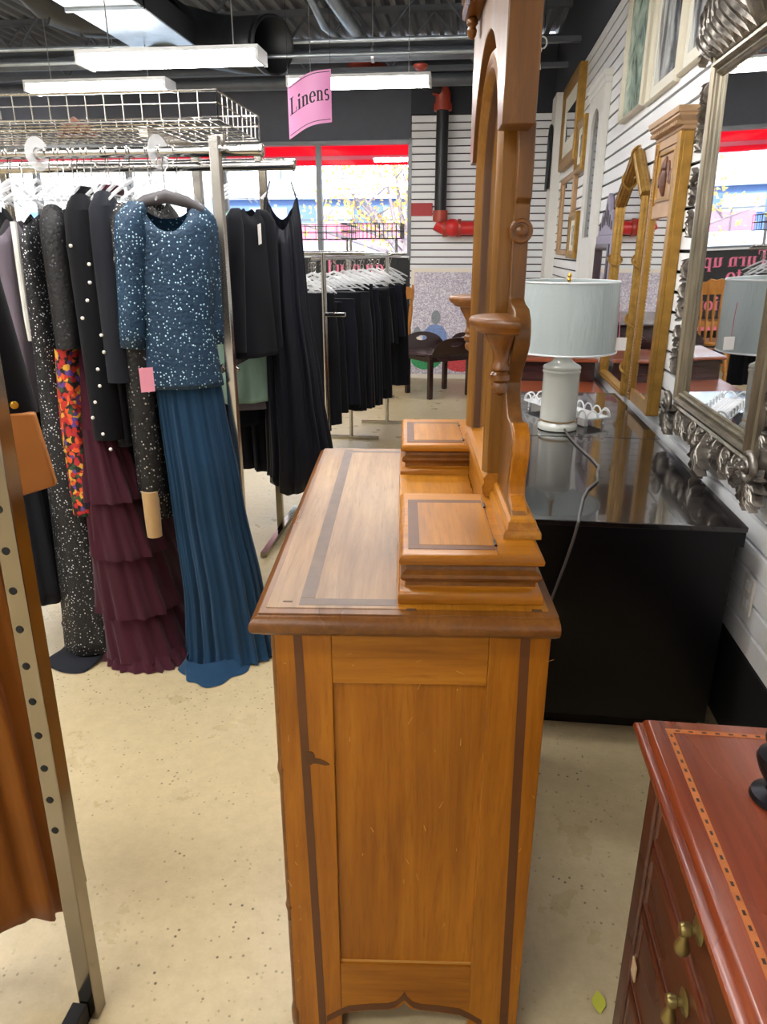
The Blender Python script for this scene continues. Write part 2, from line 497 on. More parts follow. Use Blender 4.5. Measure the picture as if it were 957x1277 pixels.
# ceiling: corrugated deck, open-web joists
mb = MB(); rs = []
x = X0
poly = []
while x < XW:
    poly += [(x, ZC), (x + .05, ZC), (x + .07, ZC + .04), (x + .12, ZC + .04)]; x += .14
poly += [(XW, ZC), (XW, ZC + .12), (X0, ZC + .12)]
ce = MB().prism(poly, 'y', Y0, YW + .1).build('ceiling', 'deck_paint', kind='structure', sharp=10)
for y in (-3, -1.6, -.2, 1.2, 2.6, 4.0, 5.35, 7.2, 8.1):
    jb = MB()
    jb.box(X0, XW, y - .04, y + .04, ZC - .05, ZC).box(X0, XW, y - .035, y + .035, 3.06, 3.10)
    xx = X0; s = 0
    while xx < XW - .5:
        jb.tube([(xx, y, 3.09 if s else ZC - .04), (xx + .42, y, ZC - .04 if s else 3.09)], .012, 6)
        xx += .42; s = 1 - s
    jb.build('joist', 'joist_paint', ce)
#PART_EXTERIOR
# ------------------------------------------------------------------ outside the windows
MB().box(-40, 30, YW + .15, 80, -.2, -.05).build('ground_outside', 'asphalt', kind='structure')
o = MB().box(-14, -.4, YW + .42, YW + .46, 2.49, 2.72).build('panel', 'awning_red')
aw = thing('awning', 'bright red fabric shop awning seen through the top of the windows', 'awning', (-4, YW + .4, 2.3))
o.parent = aw; o.location = (4, -YW - .4, -2.3); MOF[o.name] = MOF[aw.name]
o.name = 'red_band'
MB().box(-14, -.4, YW + .42, YW + .45, 2.445, 2.49).build('pink_band', 'awning_pink', aw, True)
MB().box(-14, -.4, YW + .42, YW + .45, 2.385, 2.445).build('red_valance', 'awning_red', aw, True)
for xx in (-1.4, -2.6, -3.8, -5.0, -6.2):
    MB().tube([(xx, YW + .44, 2.5), (xx, YW + .41, 2.72)], .006, 6).build('seam', 'awning_pink', aw, True)
for xx in (-13.9, -.45):
    MB().tube([(xx, YW + .16, 2.7), (xx, YW + .44, 2.7)], .015, 6).build('arm', 'dark_alu', aw, True)
# long blue building across the street
b = thing('building', 'long blue-grey building across the street behind the autumn tree', 'building', (-2, 30, -.05))
MB().box(-8.6, 14, 26, 36, -.05, 3.0).build('wall', 'blue_facade', b, True)
MB().box(-8.8, 14.2, 25.8, 36, 3.0, 3.18).build('roof_edge', 'blue_facade_light', b, True)
for i in range(9):
    xx = -7.6 + i * 2.3
    w = MB().box(xx, xx + 1.3, 25.95, 26.02, 2.2, 2.75).build('window', 'blue_facade_light', b, True)
b = thing('building', 'white building across the street left of the blue one', 'building', (-17, 30, -.05))
MB().box(-26, -8.9, 25, 36, -.05, 9).build('wall', 'white_facade', b, True)
MB().box(-26.2, -8.8, 24.8, 36, 9, 9.4).build('roof_edge', 'white_facade', b, True)
for i in range(5):
    for zz in (1.0, 4.0):
        MB().box(-24 + i * 3, -22.6 + i * 3, 24.95, 25.03, zz, zz + 1.6).build('window', 'blue_facade', b, True)
b = thing('street_wall', 'low rose coloured wall with pale kerb wall in front, across the street', 'wall', (-2, 22, -.05))
MB().box(-6.2, 6, 22.6, 22.9, -.05, 2.15).build('rose_wall', 'rose_wall', b, True)
MB().box(-14, 8, 21.2, 21.6, -.05, 1.62).build('pale_wall', 'pale_concrete', b, True)
for i in range(14):
    MB().box(-6.1 + i * .9, -6.05 + i * .9, 21.38, 21.42, 1.62, 2.2).build('rail_post', 'dark_alu', b, True)
MB().box(-6.1, 6, 21.38, 21.42, 2.17, 2.21).build('rail', 'dark_alu', b, True)
# autumn tree
tr_ = thing('autumn_tree', 'autumn street tree with yellow and orange leaves outside the window', 'tree', (-1.1, 15.5, -.05))
mb = MB(); lf = MB(); lo = MB(); rnd = random.Random(3)
mb.tube([(-1.1, 15.5, -.1), (-1.15, 15.5, .8), (-1.3, 15.5, 1.5)], [.17, .14, .12], 10)
tips = []
for i in range(16):
    a = rnd.uniform(-1.25, 1.0); L = rnd.uniform(1.6, 3.0); yy = rnd.uniform(-.8, .8)
    p0 = Vector((-1.3, 15.5, rnd.uniform(1.1, 1.5))); d = Vector((math.sin(a), yy * .4, math.cos(a)))
    pts = [p0 + d * L * q + Vector((rnd.uniform(-.08, .08), 0, -.12 * q * q)) for q in (0, .35, .7, 1)]
    mb.tube(pts, [.07, .045, .025, .008], 6); tips += [(pts[1], .4), (pts[2], .5), (pts[3], .5)]
    for k in range(2):
        q = pts[2]; e = q + Vector((rnd.uniform(-.7, .7), rnd.uniform(-.4, .4), rnd.uniform(.1, .7)))
        mb.tube([q, (q + e) / 2 + Vector((.03, 0, .05)), e], [.022, .014, .005], 5); tips.append((e, .4))
mb.build('trunk', 'bark', tr_, True)
for (p, s) in tips:
    for k in range(20):
        c = p + Vector((rnd.gauss(0, s * .55), rnd.gauss(0, s * .5), rnd.gauss(0, s * .5)))
        u = Vector((rnd.uniform(-1, 1), rnd.uniform(-1, 1), rnd.uniform(-1, 1))).normalized() * .05
        w = u.orthogonal().normalized() * .03
        (lf if rnd.random() < .68 else lo).add([c - u, c + w, c + u, c - w], [(0, 1, 2, 3)])
lf.build('yellow_foliage', 'autumn_leaf', tr_, True, kind='stuff')
lo.build('orange_foliage', 'autumn_leaf_orange', tr_, True, kind='stuff')

# ------------------------------------------------------------------ ceiling services
def tube_light(x, y, z, lab, L=1.16, chain=True):
    t = thing('fluorescent_light', lab, 'light', (x, y, z), group='ceiling fluorescents')
    prof = [(-.085, .0), (-.105, .03), (-.105, .05), (.105, .05), (.105, .03), (.085, .0)]
    b = MB().prism(prof, 'x', -L/2 + .02, L/2 - .02).build('diffuser', 'diffuser', t)
    h = MB().box(-L/2, L/2, -.11, .11, .051, .075)
    h.prism([(-.11, -.004), (.11, -.004), (.11, .05), (-.11, .05)], 'x', L/2 - .02, L/2).prism([(-.11, -.004), (.11, -.004), (.11, .05), (-.11, .05)], 'x', -L/2, -L/2 + .02)
    h.build('housing', 'white_metal', t)
    if chain:
        for s in (-.4, .4):
            MB().tube([(s, 0, .07), (s, 0, ZC - z - .02)], .004, 5).build('chain', 'aluminium', t)
    return t
tube_light(-1.905, 5.0, 2.50, 'long white ceiling light below the silver duct end')
tube_light(-2.97, 6.2, 2.59, 'white ceiling light hanging behind the wire basket at the left')
tube_light(-.96, 6.6, 2.655, 'white ceiling light behind the pink hanging sign')
for (x, y) in ((-.6, 2.05), (-.55, 3.3), (-2.9, 3.1), (-5.3, 3.1), (-1.45, 1.35), (-3.2, 1.2), (-5.0, .6), (-1.2, -.45), (-2.9, -.6), (-.9, -2.0), (-2.6, -2.2), (-5.0, -1.9), (-5.3, 6.0), (-5.6, 8.0)):  # unseen fixtures, added and placed to brighten floor, dresser and right wall
    tube_light(x, y, 2.72, 'added white ceiling light outside the view, brightening the shop floor')
# rectangular silver duct, black transition and round outlet
d = thing('air_duct', 'silver rectangular air duct under the ceiling at upper left', 'duct', (-2.45, 4.5, 2.9))
for (a, b, nm) in ((1.2, 3.4, 0), (3.42, 5.3, 1), (5.32, 6.25, 2)):
    MB().box(-2.70, -2.20, a, b, 2.90, 3.05).build('duct_section', 'galvanised', d, True)
for y in (3.41, 5.31):
    MB().box(-2.72, -2.18, y - .012, y + .012, 2.885, 3.056).build('flange', 'galvanised', d, True)
MB().box(-2.195, -2.18, 1.2, 6.25, 2.895, 3.055).build('side_wrap', 'black_duct', d, True)
d = thing('round_duct', 'black round air duct with open end beside the silver duct', 'duct', (-1.9, 6.3, 2.9))
mb = MB(); path = [(-2.45, 6.25, 3.06), (-2.42, 6.55, 3.06), (-2.25, 6.75, 3.05), (-2.0, 6.72, 3.0), (-1.62, 6.45, 2.93)]
mb.tube([Vector(p) for p in path], .2, 20)
mb.f = [f for f in mb.f if len(f) == 4]
o = mb.build('pipe', 'black_duct', d, True); m = o.modifiers.new('shell', 'SOLIDIFY'); m.thickness = .012
MB().tube([(-1.66, 6.48, 2.937), (-1.60, 6.435, 2.927)], .212, 20).f
d2 = MB(); d2.tube([(-1.66, 6.48, 2.937), (-1.62, 6.45, 2.93)], .208, 20); d2.f = [f for f in d2.f if len(f) == 4]
o = d2.build('collar', 'black_duct', d, True); m = o.modifiers.new('shell', 'SOLIDIFY'); m.thickness = .012
d = thing('elbow_duct', 'dark segmented duct elbow left of the silver duct', 'duct', (-3.0, 6.0, 2.9))
pts = [(-2.72, 6.05, 3.08), (-2.95, 6.02, 3.09), (-3.12, 5.9, 3.14), (-3.2, 5.72, 3.25), (-3.22, 5.6, 3.45)]
for i in range(4):
    MB().tube([pts[i], pts[i+1]], .17 + .004 * (i % 2), 18).build('segment', 'black_duct', d, True)
# pipes running along the window wall
def pipe(lab, pts, r, mat, cat='pipe', n=12, name='ceiling_pipe'):
    t = thing(name, lab, cat, pts[0]); MB().tube(pts, r, n).build('pipe', mat, t, True); return t
def hang(t, pts, r):
    for p in pts:
        MB().tube([p, (p[0], p[1], ZC - .01)], .006, 5).build('hanger_rod', 'aluminium', t, True)
        MB().lathe([(r + .002, -.012), (r + .008, -.012), (r + .008, .012), (r + .002, .012)], 14, p, 'x').build('clamp', 'aluminium', t, True)
t = pipe('thick dark sprinkler main running across under the joists', [(X0 + .1, 7.0, 2.97), (  .12, 7.0, 2.97)], .055, 'joist_paint'); hang(t, [(-3.2, 7.0, 2.97), (-.9, 7.0, 2.97)], .055)
t = pipe('grey conduit running across just below the sprinkler main', [(X0 + .1, 6.6, 2.885), (.12, 6.6, 2.885)], .016, 'galvanised')
t = pipe('grey conduit running across above the sprinkler main', [(X0 + .1, 6.9, 3.07), (.12, 6.9, 3.05)], .018, 'galvanised')
t = pipe('dark beam pipe close to the window header', [(X0 + .1, 8.3, 3.02), (.12, 8.3, 3.02)], .06, 'joist_paint')
t = pipe('bent silver pipe coming down from the ceiling deck', [(-1.35, 6.5, 3.3), (-1.30, 6.9, 3.16), (-1.2, 7.4, 3.14), (-.8, 7.45, 3.14), (.1, 7.5, 3.14)], .03, 'galvanised')
t = pipe('short thick silver pipe beside the bent one', [(-1.25, 6.2, 3.35), (-1.05, 7.2, 3.14)], .05, 'galvanised')
# red grooved sprinkler branch and riser
t = thing('sprinkler_branch', 'black sprinkler branch with red couplings left of the riser', 'pipe', (-1.15, 7.0, 2.97))
MB().tube([(-1.2, 8.45, 3.18), (-.42, 8.95, 3.06)], .055, 12).build('pipe', 'black_duct', t, True)
MB().tube([(-1.32, 8.38, 3.195), (-1.28, 8.4, 3.19), (-1.02, 8.56, 3.155), (-.98, 8.585, 3.15)], [.075, .085, .085, .075], 14).build('coupling', 'red_pipe', t, True)
MB().tube([(-1.15, 8.46, 3.172), (-1.11, 8.485, 3.166)], .1, 14).build('coupling_ring', 'red_pipe', t, True)
t = thing('sprinkler_riser', 'vertical black riser pipe with red elbow on the white slat wall', 'pipe', (-.385, 9.0, 1.8))
MB().tube([(-.385, 9.03, 1.80), (-.385, 9.03, 3.0)], .068, 16).build('pipe', 'black_duct', t, True)
MB().tube([(-.385, 9.03, 2.88), (-.385, 9.03, 3.02), (-.42, 9.01, 3.1), (-.40, 9.0, 3.2)], [.085, .085, .08, .05], 14).build('elbow', 'red_pipe', t, True)
MB().tube([(-.385, 9.03, 2.86), (-.385, 9.03, 2.93)], .1, 16).build('coupling_ring', 'red_pipe', t, True)
MB().tube([(-.50, 9.02, 3.03), (-.385, 9.03, 3.04)], [.02, .05], 10).build('branch_stub', 'red_pipe', t, True)
MB().tube([(-.385, 9.03, 1.72), (-.385, 9.03, 1.84)], .085, 16).build('lower_coupling', 'red_pipe', t, True)
t = thing('red_valve', 'bright red sprinkler valve body low on the white slat wall', 'valve', (-.2, 9.0, 1.65))
MB().tube([(-.43, 9.03, 1.70), (-.36, 9.03, 1.66), (-.1, 9.03, 1.65), (.12, 9.03, 1.65)], .075, 14).build('body', 'red_valve', t, True)
for xx in (-.33, -.16, .02): MB().tube([(xx - .02, 9.03, 1.652), (xx + .02, 9.03, 1.652)], .098, 16).build('flange', 'red_pipe', t, True)
MB().sphere((-.24, 9.0, 1.655), .1, 14, 9).build('bell', 'red_valve', t, True)
tag(MB().box(-.735, -.485, 9.175, 9.198, 1.79, 1.93).build('wall_plate', 'red_sign', bevel=.003), 'small plain red sign plate on the white slat wall by the riser', 'sign')
pipe('dark sprinkler head drop with red fitting above the riser', [(-.55, 7.8, 3.02), (-.55, 7.8, 3.22)], .03, 'black_duct')
tag(MB().lathe([(.02, 2.98), (.06, 3.0), (.07, 3.03), (.03, 3.05)], 12, (-.55, 7.8, .02)).build('sprinkler_fitting', 'red_pipe'), 'small red sprinkler fitting on the dark pipe near the ceiling', 'fitting')
# bird shaped white hook hanging from the black ceiling at right
t = thing('ceiling_hook', 'small white hanging hook in the dark ceiling corner at right', 'hook', (0.404, 5.6, 2.657))
MB().tube([(.03 * math.cos(R(k)), 0, .04 + .035 * math.sin(R(k))) for k in range(-70, 250, 20)], .005, 8).build('loop', 'white_metal', t)
MB().tube([(0, 0, .01), (-.02, 0, -.03), (-.015, 0, -.08), (-.02, 0, -.11)], [.006, .010, .012, .022], 10).build('bell', 'white_metal', t)
MB().tube([(.01, 0, .07), (.01, 0, ZC - 2.657 - .01)], .002, 5).build('wire', 'dark_metal', t)
# ------------------------------------------------------------------ little serif stroke font (built as flat print)
def glyph(ch):
    q = []   # list of quads-strips: each a polygon
    def rect(x0, x1, y0, y1): q.append([(x0, y0), (x1, y0), (x1, y1), (x0, y1)])
    def arc(cx, cy, rx, ry, a0, a1, wt=.16, wn=.05, n=14):
        for i in range(n):
            ps = []
            for a in (R(lerp(a0, a1, i / n)), R(lerp(a0, a1, (i + 1) / n))):
                w = wn + (wt - wn) * abs(math.cos(a))
                ps.append(((cx + (rx - w/2) * math.cos(a), cy + (ry - w/2) * math.sin(a)), (cx + (rx + w/2) * math.cos(a), cy + (ry + w/2) * math.sin(a))))
            q.append([ps[0][0], ps[0][1], ps[1][1], ps[1][0]])
    S = .16
    if ch == 'L': rect(.1, .1+S, 0, 1); rect(0, .36, .95, 1); rect(0, .62, 0, .05); rect(.56, .62, 0, .3); return q, .7
    if ch == 'T': rect(.28, .28+S, 0, 1); rect(.15, .57, 0, .05); rect(0, .72, .95, 1); rect(0, .06, .72, 1); rect(.66, .72, .72, 1); return q, .8
    if ch == 'i': rect(.07, .07+S, 0, .62); rect(0, .3, 0, .04); rect(0, .12, .58, .62); arc(.15, .82, .05, .05, 0, 360, .1, .1, 10); return q, .36
    if ch in 'nh': rect(.07, .07+S, 0, .62); rect(0, .3, 0, .04); rect(0, .12, .58, .62); arc(.3, .42, .17, .17, 0, 150, .16, .05); rect(.39, .39+S, 0, .43); rect(.32, .62, 0, .04); return q, .68
    if ch == 'u': rect(.07, .07+S, .2, .62); rect(0, .12, .58, .62); arc(.29, .21, .16, .18, 180, 340, .16, .05); rect(.39, .39+S, 0, .62); rect(.32, .42, .58, .62); rect(.5, .62, 0, .04); return q, .68
    if ch == 'r': rect(.07, .07+S, 0, .62); rect(0, .3, 0, .04); rect(0, .12, .58, .62); arc(.31, .46, .14, .14, 20, 160, .14, .05); return q, .52
    if ch in 'oeg':
        if ch == 'o': arc(.28, .31, .22, .3, 0, 360, .17, .05, 24)
        if ch == 'e': arc(.28, .31, .21, .3, 0, 320, .17, .05, 22); rect(.12, .5, .32, .36)
        if ch == 'g': arc(.28, .36, .19, .24, 0, 360, .15, .05, 20); arc(.28, -.08, .22, .16, 0, 360, .14, .05, 20); rect(.45, .6, .55, .61)
        return q, .6
    if ch == 's': arc(.22, .46, .13, .15, 40, 270, .14, .07); arc(.22, .16, .15, .16, -140, 90, .14, .07); return q, .46
    if ch == 'p': rect(.07, .07+S, -.28, .62); rect(0, .3, -.28, -.24); rect(0, .12, .58, .62); arc(.32, .31, .2, .3, -140, 140, .17, .05, 18); return q, .66
    if ch == 't': rect(.1, .1+S, .1, .8); rect(0, .36, .58, .62); arc(.24, .12, .08, .1, 180, 330, .1, .05, 8); return q, .42
    return q, .3
def text(s, size):
    out = []; x = 0
    for ch in s:
        q, w = glyph(ch); mb = MB()
        for poly in q: mb.add([((x + p[0]) * size, 0, p[1] * size) for p in poly], [tuple(range(len(poly)))])
        if q: out.append(mb)
        x += w
    return out, x * size
# pink "Linens" sign
t = thing('hanging_sign', 'pink hanging sign reading Linens below the ceiling pipes', 'sign', (-1.04, 5.0, 2.12), R(8))
W, Hh = .27, .30
def bow(x): return -.03 * (1 - (2 * x / W) ** 2)
def slope(x): return (x / W) * .10
mb = MB(); rs = []
for i in range(13):
    x = -W/2 + W * i / 12; y = bow(x); s = slope(x) + .012 * math.cos(x / W * 5)
    rs.append([(x, y - .0015, s + .01), (x, y + .0015, s + .01), (x, y + .0015, s + Hh), (x, y - .0015, s + Hh)])
mb.rings(rs).build('panel', 'pink_sign', t)
for (z0, z1) in ((.026, .030), (Hh - .014, Hh - .010)):
    mb = MB(); rs = []
    for i in range(13):
        x = -W/2 + .008 + (W - .016) * i / 12; y = bow(x) - .0022; s = slope(x) + .012 * math.cos(x / W * 5)
        rs.append([(x, y - .0005, s + z0), (x, y + .0005, s + z0), (x, y + .0005, s + z1), (x, y - .0005, s + z1)])
    mb.rings(rs).build('border_line', 'ink', t)
letters, w = text('Linens', .075)
for mb in letters:
    mb.v = [(lambda X: (X, bow(X) - .003, v[2] * 1.25 + .135 + slope(X) + .012 * math.cos(X / W * 5)))(v[0] * .95 - w*.475) for v in mb.v]
    mb.build('letter', 'ink', t)
for x in (-W/2 + .004, W/2 - .004):
    MB().tube([(x, bow(x), Hh + slope(x)), (x, bow(x), ZC - 2.12 - .02)], .0012, 4).build('wire', 'dark_metal', t)
# pink text on the black apron below the window (seen in the silver mirror)
t = thing('apron_sign', 'black panel with pink lettering Turn up to below the window', 'sign', (-1.7, YW - .02, .6))
MB().box(-2.5, -.9, YW - .02, YW - .002, .62, 1.31).build('panel', 'black_paint', t, True)
for (s, size, xc, z) in (('Turn up', .17, -1.42, 1.14), ('to', .17, -1.42, .97), ('go', .17, -1.42, .82), ('ignition', .17, -1.35, .66)):
    letters, w = text(s, size)
    for mb in letters:
        mb.v = [(v[0] + xc - w/2, YW - .0215, v[2] + z) for v in mb.v]
        mb.build('letter', 'pink_ink', t, True)
MB().box(-2.5, -.8, YW - .30, YW - .002, .50, .56).build('ledge', 'chair_oak', t, True)
MB().box(-2.5, -.8, YW - .302, YW - .3, .46, .50).build('ledge_edge', 'pink_ink', t, True)
#PART_DRESSER
# ------------------------------------------------------------------ main oak dresser (local x = depth, y = length)
D, L = .42, .88
ds = thing('oak_dresser', 'golden oak dresser with tall arched mirror in the middle foreground', 'dresser', (-.277, .945, 0), R(5.0))
def side(y0, y1, tagd):
    MB().box(0, .087, y0, y1, 0, .876).build('side_stile', 'oak_z', ds, bevel=.0015)
    MB().box(.3275, D, y0, y1, 0, .876).build('side_stile', 'oak_z', ds, bevel=.0015)
    MB().box(.0872, .3273, y0, y1, .783, .876).build('side_rail', 'oak_x', ds, bevel=.0012)
    poly = [(.0872, .179), (.0872, .045)]
    c = .206
    left = [(.0872, .045), (.10, .052), (.14, .059), (.175, .062), (.192, .066), (.201, .074), (c, .083)]
    poly = [(.0872, .179)] + left + [(2*c - a, b) for a, b in reversed(left[:-1])] + [(.3273, .045), (.3273, .179)]
    MB().prism(poly, 'y', y0, y1).build('side_apron', 'oak_x', ds)
    ya, yb = (y0 + .007, y0 + .016) if tagd < 0 else (y1 - .016, y1 - .007)
    MB().box(.0872, .3273, ya, yb, .179, .783).build('side_panel', 'oak_z', ds)
    yo = y0 - .0006 if tagd < 0 else y1 + .0006
    yi = y0 + .003 if tagd < 0 else y1 - .003
    a, b = min(yo, yi), max(yo, yi)
    MB().prism([(.0285, .876), (.042, .876), (.057, .0), (.043, .0)], 'y', a, b).build('inlay_strip', 'inlay_brown', ds)
    MB().prism([(.374, .876), (.389, .876), (.404, .0), (.388, .0)], 'y', a, b).build('inlay_strip', 'inlay_brown', ds)
    arch = [(.058, .03), (.08, .047), (.10, .060), (.14, .067), (.175, .070), (.190, .076), (.200, .088), (.206, .104)]
    w = [.014, .014, .0125, .012, .012, .012, .014, .0]
    top = [(x, z + .010) for x, z in arch[:-1]] + [(.206, .112)]
    bot = [(x, z - .006) for x, z in arch[:-1]] + [(.206, .088)]
    full_top = top + [(2*c - x, z) for x, z in reversed(top[:-1])]
    full_bot = bot + [(2*c - x, z) for x, z in reversed(bot[:-1])]
    MB().prism(full_top + full_bot[::-1], 'y', a, b).build('arch_inlay', 'inlay_brown', ds)
side(0, .022, -1); side(L - .022, L, 1)
stn = [(.045 + .0085 * math.cos(2*PI*k/22) * (1 + .22 * math.sin(3 * 2*PI*k/22 + 1)), .640 + .017 * math.sin(2*PI*k/22) * (1 + .25 * math.cos(2 * 2*PI*k/22))) for k in range(22)]
MB().prism(stn, 'y', -.0009, .001).build('stain', 'stain_brown', ds)
MB().prism([(.050, .640), (.062, .639), (.074, .633), (.079, .628), (.072, .626), (.060, .629), (.050, .630)], 'y', -.0009, .001).build('stain', 'stain_brown', ds)
plain('bare_wood', '#c08c48', 0.6)
rsx = random.Random(9)
for i in range(34):
    x = rsx.choice([rsx.uniform(.10, .32), rsx.uniform(.002, .02), rsx.uniform(.395, .418), rsx.uniform(.20, .30)]); z = rsx.uniform(.12, .86)
    inside = .0872 < x < .3273 and .179 < z < .783
    y = .0066 if inside else -.0004
    l = rsx.uniform(.003, .016); a = rsx.uniform(-.5, .5) + (PI/2 if z > .80 else 0); w = rsx.uniform(.0004, .0010)
    dx, dz = math.sin(a) * l, math.cos(a) * l
    MB().prism([(x - w, z), (x + w, z), (x + w * .6 + dx, z + dz), (x - w * .6 + dx, z + dz)], 'y', y, y + .0008).build('scratch', 'bare_wood', ds)
MB().box(.088, .3265, .0045, .0068, .1795, .1835).build('panel_bead', 'bare_wood', ds)
# case: back board, bottom, front rails and drawers (front is the local -x side)
MB().box(D - .012, D - .004, .022, L - .022, .06, .876).build('back_board', 'oak_z', ds)
MB().box(.02, D - .012, .022, L - .022, .085, .10).build('bottom_board', 'oak_y', ds)
for z in (.86, .612, .357, .10):
    MB().box(.0, .03, .022, L - .022, z - .0, z + .016).build('front_rail', 'oak_y', ds)
for (z0, z1) in ((.630, .856), (.376, .608), (.120, .353)):
    dr = MB().rectloft(.0, 1, 0, 1, [(0, 0)]) if False else None
    q = MB().box(-.004, .36, .028, L - .028, z0, z1).build('drawer', 'oak_y', ds, bevel=.004)
    for yy in (.22, .66):
        MB().lathe([(.006, -.004), (.006, -.014), (.017, -.02), (.019, -.028), (.012, -.036)], 16, (0, yy, (z0 + z1) / 2), 'x').build('knob', 'oak_edge', q)
    MB().lathe([(.011, -.0055), (.011, -.0045)], 12, (0, L/2, (z0 + z1) / 2 + .03), 'x').build('escutcheon', 'brass', q)
pl = [(.0, .11), (.0, .06), (.012, .05), (.012, .0), (.028, .0), (.028, .11)]
MB().box(.0, .022, .022, L - .022, .045, .10).build('front_apron', 'oak_y', ds)
# worn half-round front corner posts
for yy in (.008, L - .008):
    MB().lathe([(.006, .0), (.010, .02), (.010, .05), (.0065, .07), (.0065, .30), (.009, .315), (.0065, .33), (.0065, .60), (.009, .615), (.0065, .63), (.0065, .875)], 12, (-.001, yy, 0)).build('corner_bead', 'oak_edge', ds)
# top slab with moulded edge
tx0, tx1, ty0, ty1 = -.030, .424, -.042, .916
def slab(prof):
    return MB().rings([[(tx0+i, ty0+i, z), (tx1-i*.15, ty0+i, z), (tx1-i*.15, ty1-i, z), (tx0+i, ty1-i, z)] for i, z in prof])
slab([(.034, .876), (.028, .879), (.017, .8815), (.0125, .885), (.0115, .888), (.006, .889), (.002, .893), (0, .899), (.001, .906), (.005, .912), (.011, .9155), (.0125, .9165), (.0135, .9165), (.014, .9195)]).build('top_edge', 'oak_edge', ds)
MB().box(tx0 + .022, .186, ty0 + .03, ty1 - .022, .9185, .9207).build('top_board', 'oak_top', ds, bevel=.0008)
MB().box(.1865, tx1 - .014, ty0 + .03, ty1 - .022, .9185, .9203).build('back_top_board', 'oak_y', ds)
MB().prism([(.040, .02), (.062, .02), (.062, ty1 - .03), (.040, ty1 - .03)], 'z', .9195, .9211).build('inlay_strip', 'inlay_grey', ds)
MB().box(.040, .186, -.003, .018, .9195, .92105).build('inlay_strip', 'inlay_grey', ds)
MB().box(.0625, .186, ty1 - .055, ty1 - .038, .9195, .92105).build('inlay_strip', 'inlay_grey', ds)
for (x, y) in ((.014, .004), (.20, -.016), (.385, -.014)):
    MB().rectloft(x, x + .016, y, y + .006, [(0, .9196), (.001, .9213), (.0025, .9215)]).build('chip', 'oak_split', ds)
# handkerchief boxes
def hbox(y0, y1, sgn):
    x0, x1 = .188, .404
    MB().rectloft(x0, x1, y0, y1, [(.002, .920), (0, .922), (0, .934), (.003, .940), (.009, .943), (.011, .946)]).build('box_base', 'oak_x', ds)
    MB().rectloft(x0, x1, y0, y1, [(.011, .946), (.011, .953), (.006, .957), (.003, .962), (.004, .967), (.010, .971), (.012, .974), (.012, .980)]).build('box_moulding', 'oak_edge', ds)
    b = MB().rectloft(x0, x1, y0, y1, [(.010, .980), (.002, .984), (.001, .990), (.003, .995), (.007, .9985), (.010, .9992)]).build('box_lid', 'oak_x', ds)
    a, c, e, g = .203, .333, y0 + .025, y1 - .045
    for (p0, p1, q0, q1) in ((a, c, e, e + .016), (a, c, g - .016, g), (a, a + .017, e + .0162, g - .0162)):
        MB().box(p0, p1, q0, q1, .9985, .99985).build('lid_inlay', 'inlay_brown', b)
    MB().box(a + .0172, c, e + .0162, g - .0162, .9985, 1.0002).build('lid_panel', 'oak_y', b)
    MB().box(.3345, .3355, y0 + .008, y1 - .03, .9985, .9998).build('lid_seam', 'oak_split', b)
    for yy in (y0 + .05, g - .03):
        MB().tube([(.335, yy - .011, 1.0005), (.335, yy + .011, 1.0005)], .0022, 8).build('hinge', 'dark_metal', b)
    # stepped plinth that carries the mirror standard
    p0, p1 = (y0 + .068, y1) if sgn < 0 else (y0, y1 - .068)
    MB().rectloft(.350, .408, p0, p1, [(0, .999), (0, 1.008), (.003, 1.012), (.006, 1.012), (.007, 1.016), (.0075, 1.024), (.012, 1.028)]).build('standard_plinth', 'oak_y', ds)
hbox(.004, .30, -1); hbox(.642, .938 - .022, 1)
MB().box(.1875, .345, .302, .640, .9205, .929).build('well_board', 'oak_y', ds, bevel=.001)
MB().box(.346, .372, .302, .640, .9205, 1.0).build('well_back', 'oak_y', ds, bevel=.002)
MB().box(.373, .404, .302, .640, .9205, .99).build('mirror_rail', 'oak_y', ds, bevel=.002)
